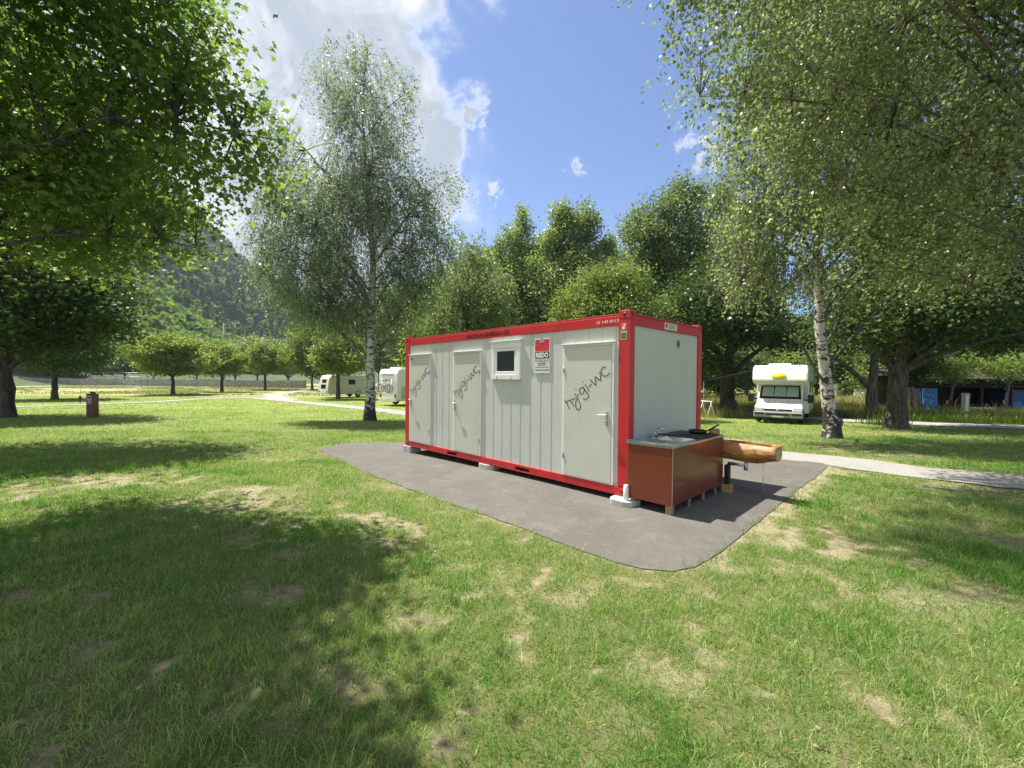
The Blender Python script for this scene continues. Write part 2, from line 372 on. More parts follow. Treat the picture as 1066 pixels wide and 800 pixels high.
def resample(poly, step, jit, seed, closed=True):
    rg = np.random.RandomState(seed); out = []; n = len(poly); acc = 0
    for i in range(n if closed else n - 1):
        a_ = np.array(poly[i][:2]); b_ = np.array(poly[(i + 1) % n][:2]); L = np.linalg.norm(b_ - a_); k = max(1, int(L / step))
        nrm = np.array([-(b_ - a_)[1], (b_ - a_)[0]]) / max(L, 1e-6)
        for j in range(k):
            p = a_ + (b_ - a_) * j / k
            q = (vnoise(p[0] * 3.1 + seed, p[1] * 3.1) - 0.5) * 2 + (vnoise(p[0] * 11 + seed, p[1] * 11) - 0.5) * 0.9
            out.append(tuple(p + nrm * q * jit))
    return out
PADR = resample(PAD, 0.07, 0.014, 3)
def ribbon(mid, width):
    mid = [Vector(p[:2]) for p in mid]; pts = []
    for i in range(len(mid) - 1):                           # Catmull-Rom
        p0 = mid[max(i - 1, 0)]; p1 = mid[i]; p2 = mid[i + 1]; p3 = mid[min(i + 2, len(mid) - 1)]
        n = max(2, int((p2 - p1).length / 0.25))
        for j in range(n):
            t = j / n
            pts.append(0.5 * ((2 * p1) + (p2 - p0) * t + (2 * p0 - 5 * p1 + 4 * p2 - p3) * t * t + (3 * p1 - p0 - 3 * p2 + p3) * t ** 3))
    pts.append(mid[-1]); L = []; Rr = []
    for i, p in enumerate(pts):
        d = (pts[min(i + 1, len(pts) - 1)] - pts[max(i - 1, 0)]).normalized(); nn = Vector((-d.y, d.x))
        wv = width * 0.5
        jl = (vnoise(p.x * 2.3, p.y * 2.3) - 0.5) * 0.30 + (vnoise(p.x * 9, p.y * 9) - 0.5) * 0.12
        jr = (vnoise(p.x * 2.3 + 40, p.y * 2.3) - 0.5) * 0.30 + (vnoise(p.x * 9, p.y * 9 + 30) - 0.5) * 0.12
        L.append(p + nn * (wv + jl)); Rr.append(p - nn * (wv + jr))
    return pts, L, Rr
G2 = lambda *l: [gp(*q) for q in l]
path_main = G2((1260, 531), (1160, 514), (1066, 502.5), (1000, 496.5), (950, 491.5), (900, 484.5), (850, 478)) + [Vector((1.4, 13.9, 0))] + G2((420, 430.3), (360, 423.5), (300, 417.7), (268, 414.6))
path_left = G2((268, 414.6), (215, 415.5), (155, 419), (80, 421.8), (0, 424.5), (-120, 429))
path_loop = G2((300, 417.0), (285, 412), (300, 409), (330, 405.5), (345, 402.8), (400, 402.5))
road_right = G2((760, 431), (838, 435.5), (930, 440.5), (1066, 445.5), (1200, 450))
far_track = G2((-150, 404.5), (50, 402.6), (150, 401.8), (250, 401.4), (345, 401.0))
RIB = {'path': [(path_main, 1.55), (path_left, 1.3), (path_loop, 2.0)], 'gravel_road': [(road_right, 2.6)], 'field_track': [(far_track, 3.4)]}
RIBC = {k: [(ribbon(m_, w_), w_) for m_, w_ in v] for k, v in RIB.items()}

BARE = [(40, 505, 70, 10), (150, 498, 60, 6), (285, 563, 30, 6), (230, 526, 60, 8), (395, 545, 35, 8), (265, 510, 35, 7), (330, 535, 35, 8), (490, 622, 26, 12), (518, 652, 24, 14),
        (590, 692, 22, 16), (610, 765, 36, 22), (470, 762, 16, 14), (870, 574, 58, 10), (945, 583, 45, 7), (828, 552, 26, 15), (905, 469, 48, 4.5), (770, 461, 40, 3.5), (830, 740, 18, 14), (1010, 745, 22, 16), (905, 700, 16, 12),
        (1000, 642, 22, 8), (740, 705, 14, 12), (120, 690, 26, 14), (260, 640, 22, 9), (60, 760, 30, 15), (180, 775, 24, 10), (350, 668, 18, 7), (560, 600, 18, 6), (880, 493, 30, 4), (680, 680, 12, 10)]
BW = []
for px, py, rx, ry in BARE:
    c = gp(px, py); f = gp(px, py - ry); BW.append((c.x, c.y, rx * c.y / FOC, abs(f.y - c.y)))
PATHMIDS = [[(p.x, p.y) for p in rb[0]] for v in RIBC.values() for rb, _ in v]
def path_dist(x, y):
    best = np.full(np.shape(x), 1e9)
    for v in RIBC.values():
        for rb, w_ in v:
            pl = [(p.x, p.y) for p in rb[0]][::4]
            best = np.minimum(best, dseg(x, y, pl, False) - w_ / 2)
    return best
def rgm(x): return vnoise(np.asarray(x) * 91.7, np.asarray(x) * 53.1) * 2
def bare_at(x, y):
    x = np.asarray(x, float); y = np.asarray(y, float)
    wx = x + (fbm(x, y, 1.9, 5) - 0.5) * 1.3; wy = y + (fbm(x + 50, y, 1.9, 5) - 0.5) * 1.3; br = fbm(x + 21, y + 4, 4.5, 4)
    b = np.zeros_like(x)
    for cx, cy_, rx, ry in BW:
        q = ((wx - cx) / rx) ** 2 + ((wy - cy_) / ry) ** 2
        b = np.maximum(b, sstep(2.6, 0.0, q) * (0.14 + 0.86 * sstep(0.34, 0.68, br)))
    n_ = fbm(x, y, 0.9, 5)
    b = np.maximum(b, 0.6 * sstep(0.58, 0.76, n_) * sstep(22, 10, y))
    b = np.maximum(b, 0.62 * sstep(0.50, 0.72, fbm(x + 9, y + 31, 3.3, 5)) * sstep(11, 5, y))
    return np.clip(b, 0, 0.92)
def ground_masks(x, y):
    b = bare_at(x, y); near = y < 14
    dp = np.full(x.shape, 9.0); dp[near] = dseg(x[near], y[near], PAD)
    ins = inpoly(x, y, PAD); pd = path_dist(x, y)
    right = sstep(0.5, 1.8, x - 0.25 * y + 0.4)
    edge = sstep(0.34, 0.02, dp + (fbm(x, y, 4.0, 4) - .5) * .5) * (0.25 + 0.65 * right)
    b = np.maximum(b, np.maximum(edge, 0.8 * sstep(0.35, 0.05, pd)))
    return np.maximum(b, ins * 1.0), (ins & (dp > 0.05 * rgm(x))) | (pd < 0.0), dp, pd
def grid_lines(a_, b_, segs):
    out = [a_]
    for hi, st in segs:
        n = max(1, int(round((hi - out[-1]) / st))); out += list(np.linspace(out[-1], hi, n + 1)[1:])
    return np.array(out)
gy = grid_lines(-40, 2000, [(-4, 9), (0.6, 0.6), (6, 0.06), (12, 0.1), (24, 0.25), (60, 0.9), (140, 4), (400, 26), (2500, 300)])
gxp = grid_lines(0, 2000, [(7, 0.07), (14, 0.14), (30, 0.4), (80, 1.5), (200, 8), (600, 40), (2500, 300)]); gx = np.concatenate([-gxp[::-1][:-1], gxp])
XX, YY = np.meshgrid(gx, gy); xx = XX.ravel(); yy = YY.ravel()
bm_, hard, dp_, pd_ = ground_masks(xx, yy)
zz = gz(yy) + (fbm(xx, yy, 2.3, 4) - 0.5) * 0.05 * sstep(60, 15, yy) * (1 - hard) * sstep(0.0, 0.4, np.minimum(dp_, pd_)) - 0.004
edg = sstep(0.5, 0.1, np.where(inpoly(xx, yy, PAD), 0, dp_)); zz = zz * (1 - edg) + (gz(yy) + 0.001) * edg
zz = np.where(hard & (np.where(pd_ < 0, -pd_, dp_) > 0.22), gz(yy) - 0.03, zz)
ny_, nx_ = XX.shape; idx = np.arange(nx_ * ny_).reshape(ny_, nx_)
FQ = np.stack([idx[:-1, :-1], idx[:-1, 1:], idx[1:, 1:], idx[1:, :-1]], -1).reshape(-1, 4)
ma = bpy.data.materials.new('ground_soil_and_turf'); ma.use_nodes = True; t = NT(ma.node_tree); p = t.n['Principled BSDF']
Pw = t.pos(); bare = t.attr('bare'); far = t.attr('far')
fine = t.noise(Pw, 55, 6, 0.7); mid = t.noise(Pw, 6.0, 5, 0.6); big = t.noise(Pw, 0.35, 4, 0.6); huge = t.noise(t.vmath('MULTIPLY', Pw, (0.5, 2.2, 1)), 0.10, 5, 0.65)
soil = t.mix(t.ramp(t.noise(Pw, 9, 6, 0.75), 0.3, 0.7), t.mix(fine, (0.15, 0.12, 0.07), (0.34, 0.28, 0.175)), t.mix(fine, (0.26, 0.22, 0.135), (0.50, 0.44, 0.30))); thatch = t.mix(fine, (0.09, 0.080, 0.038), (0.37, 0.325, 0.175))
turf = t.mix(fine, (0.040, 0.062, 0.015), (0.190, 0.215, 0.062))
turf = t.mix(t.ramp(mid, 0.38, 0.70, 0.05, 0.75), turf, thatch)
turf_far = t.mix(t.ramp(big, 0.35, 0.65), t.mix(fine, (0.105, 0.165, 0.026), (0.200, 0.265, 0.050)), t.mix(mid, (0.18, 0.21, 0.055), (0.30, 0.29, 0.11)))
dry = t.mix(t.ramp(huge, 0.42, 0.62), (0.16, 0.185, 0.055), (0.40, 0.37, 0.20))
turf = t.mix(far, turf, turf_far); turf = t.mix(t.attr('field'), turf, dry)
k = t.ramp(t.math('ADD', bare, t.math('MULTIPLY', t.math('SUBTRACT', t.noise(Pw, 16, 6, 0.75), 0.5), 1.6)), 0.28, 1.0)
t.put(p.inputs['Base Color'], t.mix(k, turf, soil)); p.inputs['Roughness'].default_value = 0.95; p.inputs['Specular IOR Level'].default_value = 0.15
b = t.new('ShaderNodeBump'); b.inputs['Strength'].default_value = 0.9; b.inputs['Distance'].default_value = 0.03
t.put(b.inputs['Height'], t.noise(Pw, 30, 8, 0.75)); t.put(p.inputs['Normal'], b.outputs[0])
fld = sstep(40, 58, yy) * sstep(-5, -22, xx)
gm = np_mesh('ground', np.stack([xx, yy, zz], 1), FQ, ma, smooth=True, extra={'bare': bm_, 'far': sstep(9, 24, yy), 'field': fld})
tag(link('ground', gm), kind='structure')

# asphalt pad
ma = bpy.data.materials.new('asphalt'); ma.use_nodes = True; t = NT(ma.node_tree); p = t.n['Principled BSDF']
Pw = t.pos(); grit = t.noise(Pw, 140, 4, 0.8); n_m = t.noise(Pw, 2.4, 6, 0.65, 0.6); n_d = t.noise(t.vmath('MULTIPLY', Pw, (1, 1, 1)), 5.5, 7, 0.72, 1.2)
vor = t.new('ShaderNodeTexVoronoi'); vor.inputs['Scale'].default_value = 120; t.l.new(Pw, vor.inputs['Vector'])
base = t.mix(t.ramp(grit, 0.3, 0.7), (0.040, 0.038, 0.033), (0.150, 0.140, 0.121))
base = t.mix(t.ramp(vor.outputs['Distance'], 0.16, 0.05, 0, 0.55), base, (0.34, 0.32, 0.29))
dust = t.math('MULTIPLY', t.ramp(n_m, 0.42, 0.72), t.ramp(n_d, 0.38, 0.70))
wear = t.ramp(t.noise(t.vmath('MULTIPLY', Pw, (1.0, 0.6, 1)), 0.9, 6, 0.7, 0.5), 0.40, 0.66, 0, 0.30)
base = t.mix(wear, base, (0.168, 0.156, 0.133))
t.put(p.inputs['Base Color'], t.mix(t.math('MULTIPLY', dust, 0.42), base, (0.25, 0.23, 0.195))); p.inputs['Roughness'].default_value = 0.88
b = t.new('ShaderNodeBump'); b.inputs['Strength'].default_value = 0.55; b.inputs['Distance'].default_value = 0.006
t.put(b.inputs['Height'], grit); t.put(p.inputs['Normal'], b.outputs[0])
M['asphalt'] = ma
def flat_poly(name, poly, dz, mat):
    from mathutils.geometry import delaunay_2d_cdt
    cv_, ce_, cf_, *_r = delaunay_2d_cdt([Vector(q) for q in poly], [], [list(range(len(poly)))], 1, 1e-4)
    bm2 = bmesh.new(); vs = [bm2.verts.new((q.x, q.y, 0)) for q in cv_]
    for f in cf_: bm2.faces.new([vs[i] for i in f])
    for k in np.concatenate([np.arange(7.0, 9, 0.2), np.arange(9, 16, 0.4)]):
        bmesh.ops.bisect_plane(bm2, geom=bm2.verts[:] + bm2.edges[:] + bm2.faces[:], plane_co=(0, k, 0), plane_no=(0, 1, 0))
    bmesh.ops.recalc_face_normals(bm2, faces=bm2.faces[:])
    if bm2.faces[:][0].normal.z < 0: bmesh.ops.reverse_faces(bm2, faces=bm2.faces[:])
    e = [x for x in bm2.edges if x.is_boundary]
    ex = bmesh.ops.extrude_edge_only(bm2, edges=e)
    low = {v for v in ex['geom'] if isinstance(v, bmesh.types.BMVert)}
    for v in bm2.verts: v.co.z = float(gz(v.co.y)) + dz - (0.06 if v in low else 0)
    me = bpy.data.meshes.new(name); bm2.to_mesh(me); bm2.free()
    return link(name, me, mat)
tag(flat_poly('asphalt_pad', PADR, 0.012, M['asphalt']), kind='structure')

def gravelmat(name, a_, b_, grass=(0.14, 0.16, 0.05), gk=0.0):
    ma = bpy.data.materials.new(name); ma.use_nodes = True; t = NT(ma.node_tree); p = t.n['Principled BSDF']
    Pw = t.pos(); g1 = t.noise(Pw, 70, 5, 0.75); g2 = t.noise(Pw, 1.6, 6, 0.65)
    v = t.new('ShaderNodeTexVoronoi'); v.inputs['Scale'].default_value = 55; t.l.new(Pw, v.inputs['Vector'])
    c = t.mix(t.ramp(g1, 0.3, 0.7), a_, b_); c = t.mix(t.ramp(g2, 0.5, 0.75, 0, 0.5), c, tuple(x * 0.72 for x in a_))
    c = t.mix(t.ramp(v.outputs['Distance'], 0.2, 0.05, 0, 0.4), c, tuple(min(1, x * 1.35) for x in b_))
    if gk > 0: c = t.mix(t.math('MULTIPLY', t.ramp(t.noise(Pw, 0.9, 6, 0.7), 0.45, 0.62), gk), c, grass)
    t.put(p.inputs['Base Color'], c); p.inputs['Roughness'].default_value = 0.95
    b = t.new('ShaderNodeBump'); b.inputs['Strength'].default_value = 0.7; b.inputs['Distance'].default_value = 0.015
    t.put(b.inputs['Height'], g1); t.put(p.inputs['Normal'], b.outputs[0])
    return ma
GRV = {'path': gravelmat('grey_gravel', (0.22, 0.21, 0.19), (0.36, 0.345, 0.315)), 'gravel_road': gravelmat('road_gravel', (0.26, 0.25, 0.235), (0.40, 0.39, 0.37)), 'field_track': gravelmat('sandy_track', (0.40, 0.37, 0.29), (0.56, 0.53, 0.43), gk=0.7)}
dz0 = 0.016
for nm, v in RIBC.items():
    V = []; Fs = []
    for rb, _ in v:
        _, L, Rr = rb
        for i in range(len(L)):
            V += [(*L[i], float(gz(L[i].y)) + dz0), (*Rr[i], float(gz(Rr[i].y)) + dz0)]
            if i: k = len(V); Fs.append((k - 4, k - 3, k - 1, k - 2))
        dz0 += 0.004
    tag(link(nm, np_mesh(nm, V, Fs, GRV[nm])), kind='structure')

# ------------------------------------------------------------------ grass
rg = np.random.RandomState(5)
def band(y0, y1, dens, wmul=1.38, pad_=1.3):
    n = int((wmul * (y1 * y1 - y0 * y0) + 2 * pad_ * (y1 - y0)) * dens)
    y = np.sqrt(rg.uniform(y0 * y0, y1 * y1, n)); x = rg.uniform(-1, 1, n) * (wmul * y + pad_)
    return x, y
def blades(x, y, h, wd, lean, tint, three=True):
    n = len(x); z = gz(y) + (fbm(x, y, 2.3, 4) - 0.5) * 0.05 * sstep(60, 15, y) - 0.008
    th = rg.uniform(0, 2 * PI, n); ph = rg.uniform(0, 2 * PI, n)
    wx, wy = np.cos(th) * wd / 2, np.sin(th) * wd / 2; lx, ly = np.cos(ph) * lean * h, np.sin(ph) * lean * h
    b = np.stack([x, y, z], 1); w3 = np.stack([wx, wy, 0 * x], 1)
    up = h * np.sqrt(np.clip(1 - lean ** 2, 0.05, 1))
    tip = b + np.stack([lx, ly, up], 1)
    if three:
        mid = b + np.stack([lx * 0.35, ly * 0.35, up * 0.62], 1)
        V = np.stack([b - w3, b + w3, mid + w3 * 0.8, mid - w3 * 0.8, tip], 1).reshape(-1, 3)
        o = np.arange(n)[:, None] * 5
        Fa = np.concatenate([o + [0, 1, 2], o + [0, 2, 3], o + [3, 2, 4]], 0); T = np.repeat(tint, 5)
    else:
        V = np.stack([b - w3, b + w3, tip], 1).reshape(-1, 3); o = np.arange(n)[:, None] * 3; Fa = o + [0, 1, 2]; T = np.repeat(tint, 3)
    return V, Fa, T
acc = []; off = 0
for y0, y1, dens, h, wd, three in ((1.35, 3.2, 8200, .060, .0038, True), (3.2, 5.5, 5200, .060, .0048, True), (5.5, 9, 2600, .060, .0068, True), (9, 15, 900, .060, .011, False), (15, 28, 150, .066, .020, False), (28, 46, 30, .08, .04, False)):
    x, y = band(y0, y1, dens)
    b_, hard, dp_, pd_ = ground_masks(x, y)
    clump = fbm(x + 77, y, 5.5, 3)
    keep = (~hard) & (rg.rand(len(x)) > 0.86 * sstep(0.22, 0.95, b_)) & (rg.rand(len(x)) < 0.22 + 1.2 * clump)
    x, y, b_, clump = x[keep], y[keep], b_[keep], clump[keep]; n = len(x)
    hh = h * rg.lognormal(0, 0.34, n) * (0.50 + 0.85 * clump + 0.35 * sstep(0.50, 0.66, fbm(x + 13, y + 2, 1.9, 4))) * (1 - 0.35 * b_)
    big = fbm(x, y, 0.55, 4); dk = sstep(0.50, 0.66, fbm(x + 13, y + 2, 1.9, 4))
    dryp = 0.13 - 0.10 * dk + 0.60 * b_ + 0.34 * sstep(0.46, 0.68, big)
    tint = np.where(rg.rand(n) < dryp, rg.uniform(0.50, 1.0, n), rg.uniform(0.0, 0.46, n) * (1.05 - 0.85 * dk))
    V, Fa, T = blades(x, y, hh, wd * rg.uniform(0.6, 1.3, n), np.clip(rg.normal(0.62, 0.24, n) + 0.35 * b_ * (tint > .5), 0, 0.97), tint, three)
    acc.append((V, Fa + off, T)); off += len(V)
# ragged taller tufts along the pad edge
ex, ey = [], []
for i in range(len(PADR)):
    if rg.rand() < 0.5 and PADR[i][1] < 9 and vnoise(PADR[i][0] * 2.2, PADR[i][1] * 2.2) > 0.40:
        k = rg.randint(6, 26); ex += list(PADR[i][0] + rg.normal(0, .045, k)); ey += list(PADR[i][1] + rg.normal(0, .045, k))
ex, ey = np.array(ex), np.array(ey); k_ = (~inpoly(ex, ey, PAD)) | (dseg(ex, ey, PAD) < .035); ex, ey = ex[k_], ey[k_]; n = len(ex)
V, Fa, T = blades(ex, ey, .075 * rg.lognormal(0, .4, n), .0055 * rg.uniform(.6, 1.3, n), np.clip(rg.normal(.55, .25, n), 0, .95), np.where(rg.rand(n) < .25, rg.uniform(.5, 1, n), rg.uniform(0, .35, n)), True)
acc.append((V, Fa + off, T)); off += len(V)
V = np.concatenate([a_[0] for a_ in acc]); Fa = np.concatenate([a_[1] for a_ in acc]); T = np.concatenate([a_[2] for a_ in acc])
tag(link('grass', np_mesh('grass', V, Fa, M['grass'], T)), 'short sunburnt lawn grass with dry patches around the paved pad', 'grass', kind='stuff')
print('grass tris', len(Fa))

# tall dry meadow beyond the gravel road, rough grass along its edge
def tall(x, y, h, wd, mat, name, label, tlo=0.1, thi=1.0, lean=0.3):
    n = len(x); V, Fa, T = blades(x, y, h * rg.lognormal(0, 0.3, n), wd, np.clip(rg.normal(lean, 0.15, n), 0, 0.9), rg.uniform(tlo, thi, n), True)
    tag(link(name, np_mesh(name, V, Fa, mat, T)), label, 'grass', kind='stuff')
x = rg.uniform(6, 60, 90000); y = rg.uniform(23, 50, 90000); k_ = (path_dist(x, y) > 0.4) & (x > 0.30 * y) & (y > 23.5 + 0.8 * (fbm(x, y, 0.6) - 0.5)); x, y = x[k_], y[k_]
tall(x, y, 0.50, 0.03, M['meadow'], 'meadow_grass', 'tall pale dry meadow grass behind the white camper', 0.25, 1.0)
x = rg.uniform(17, 40, 26000); y = rg.uniform(19.5, 25, 26000); k_ = (path_dist(x, y) > 0.35) & (fbm(x, y, 0.9) > 0.42); x, y = x[k_], y[k_]
tall(x, y, 0.42, 0.025, M['weed'], 'verge_grass', 'rough green verge weeds in front of the dark open shed', 0.1, 1.0)
x = rg.uniform(-110, -16, 60000); y = rg.uniform(50, 96, 60000); k_ = (fbm(x, y * 2, 0.12) > 0.47) & (path_dist(x, y) > 0.5); x, y = x[k_], y[k_]
tall(x, y, 0.15, 0.06, M['field'], 'field_grass', 'uncut pale grass in the far field before the stone wall', 0.0, 0.9)

# broad leaved weeds, dead leaves and crumbs lying in the lawn
def leaf_quads(c, d, w_, L, Wd):
    return np.stack([c, c + d * L * 0.5 + w_ * Wd * 0.5, c + d * L, c + d * L * 0.5 - w_ * Wd * 0.5], 1).reshape(-1, 3)
def scatter(n_, y0, y1, per, L, mat, name, label, cat, flat, tlo, thi, thr=0.0):
    x, y = band(y0, y1, 1.0); s_ = rg.choice(len(x), n_, replace=True); x = x[s_] + rg.normal(0, .3, n_); y = y[s_] + rg.normal(0, .2, n_)
    b_, hard, dp_, pd_ = ground_masks(x, y); k_ = ~hard & (fbm(x + 3, y + 60, 0.8) > thr); x, y = x[k_], y[k_]; n = len(x)
    x = np.repeat(x, per); y = np.repeat(y, per); n = len(x)
    x += rg.normal(0, L * 0.5, n); y += rg.normal(0, L * 0.5, n)
    z = gz(y) + (fbm(x, y, 2.3, 4) - 0.5) * 0.05 + (rg.uniform(0.004, 0.05, n) if not flat else rg.uniform(0.006, 0.03, n))
    ph = rg.uniform(0, 2 * PI, n); el = rg.uniform(-0.2, 0.5, n) if not flat else rg.uniform(-0.2, 0.3, n)
    d = np.stack([np.cos(ph) * np.cos(el), np.sin(ph) * np.cos(el), np.sin(el)], 1)
    w_ = np.cross(d, np.array([0, 0, 1.0]) + rg.normal(0, 0.4, (n, 3))); w_ /= np.linalg.norm(w_, axis=1)[:, None]
    l_ = L * rg.uniform(0.5, 1.3, n)[:, None]
    V = leaf_quads(np.stack([x, y, z], 1), d, w_, l_, l_ * rg.uniform(0.35, 0.65, n)[:, None])
    tag(link(name, np_mesh(name, V, np.arange(4 * n).reshape(n, 4), mat, np.repeat(rg.uniform(tlo, thi, n), 4))), label, cat, kind='stuff')
scatter(1100, 1.4, 8, 5, 0.022, M['weed'], 'lawn_weeds', 'small broad leaved weeds and clover among the lawn grass', 'weeds', False, 0.0, 1.0, 0.5)
scatter(650, 1.4, 9, 1, 0.032, M['deadleaf'], 'fallen_leaves', 'dry fallen leaves and clippings lying in the grass', 'leaves', True, 0.0, 1.0)
# ------------------------------------------------------------------ trees
def tubes_np(paths, n=6):
    """many tapered tubes in one go; paths: list of (pts (k,3), radii (k,))"""
    Vs = []; Fs = []; TH = []; off = 0
    ang = np.arange(n) * 2 * PI / n
    for pts, rad in paths:
        pts = np.asarray(pts, float); k = len(pts)
        d = np.gradient(pts, axis=0); d /= np.linalg.norm(d, axis=1)[:, None] + 1e-9
        ref = np.where(np.abs(d[:, 2:3]) > 0.9, np.array([[1.0, 0, 0]]), np.array([[0, 0, 1.0]]))
        a_ = np.cross(d, ref); a_ /= np.linalg.norm(a_, axis=1)[:, None] + 1e-9; c = np.cross(a_, d)
        rr = np.asarray(rad, float)[:, None, None]
        V = pts[:, None, :] + rr * (np.cos(ang)[None, :, None] * a_[:, None, :] + np.sin(ang)[None, :, None] * c[:, None, :])
        Vs.append(V.reshape(-1, 3)); TH.append(np.repeat(np.asarray(rad, float), n)); i = np.arange(k - 1)[:, None] * n; j = np.arange(n)[None, :]
        q = np.stack([i + j, i + (j + 1) % n, i + n + (j + 1) % n, i + n + j], -1).reshape(-1, 4) + off
        Fs.append(q); off += k * n
    return np.concatenate(Vs), np.concatenate(Fs), np.concatenate(TH)
ML = [(0, 0)]                                               # lobed leaf outline (fan of triangles round its middle)
for a_, r_ in ((180, .10), (215, .34), (245, .26), (290, .52), (318, .30), (0, .62), (42, .30), (70, .52), (115, .26), (145, .34)):
    ML.append((0.42 + r_ * math.cos(R(a_)), r_ * math.sin(R(a_))))
ML[0] = (0.42, 0); ML = np.array(ML)
def make_leaves(rg, pos, L, shape, droop, flat, mat, name, parent, tint, wr=(0.5, 0.8)):
    n = len(pos)
    ph = rg.uniform(0, 2 * PI, n); el = rg.normal(-droop, 0.45, n)
    d = np.stack([np.cos(ph) * np.cos(el), np.sin(ph) * np.cos(el), np.sin(el)], 1)
    up = np.array([0, 0, 1.0]) * flat + rg.normal(0, 1, (n, 3)) * (1 - flat * 0.6)
    w_ = np.cross(d, up); w_ /= np.linalg.norm(w_, axis=1)[:, None] + 1e-9
    l_ = (L * rg.uniform(0.6, 1.35, n))[:, None]
    if shape == 'maple':
        nn = np.cross(w_, d); m_ = len(ML)
        cup = (ML[:, 0] ** 2 * -0.18 - np.abs(ML[:, 1]) * 0.16)
        V = pos[:, None, :] + l_[:, :, None] * (ML[None, :, 0:1] * d[:, None, :] + ML[None, :, 1:2] * w_[:, None, :] + cup[None, :, None] * nn[:, None, :])
        fan = np.array([[0, i, i + 1 if i < m_ - 1 else 1] for i in range(1, m_)])
        Fa = (np.arange(n)[:, None, None] * m_ + fan[None]).reshape(-1, 3); T = np.repeat(tint, m_)
        me = np_mesh(name, V.reshape(-1, 3), Fa, mat, T)
    else:
        wd = l_ * rg.uniform(*wr, n)[:, None]
        V = np.stack([pos, pos + d * l_ * 0.45 + w_ * wd * 0.5, pos + d * l_, pos + d * l_ * 0.45 - w_ * wd * 0.5], 1).reshape(-1, 3)
        me = np_mesh(name, V, np.arange(4 * n).reshape(n, 4), mat, np.repeat(tint, 4))
    return link(name, me, mat, parent)
def sample_lobes(rg, lobes, n, shell=0.45):
    lob = np.array(lobes, float); vol = (lob[:, 3] * lob[:, 4] * lob[:, 5]) ** 0.8; pick = rg.choice(len(lob), n, p=vol / vol.sum())
    v = rg.normal(0, 1, (n, 3)); v /= np.linalg.norm(v, axis=1)[:, None]
    r_ = rg.uniform(0, 1, n) ** shell
    return lob[pick, :3] + v * r_[:, None] * lob[pick, 3:6]
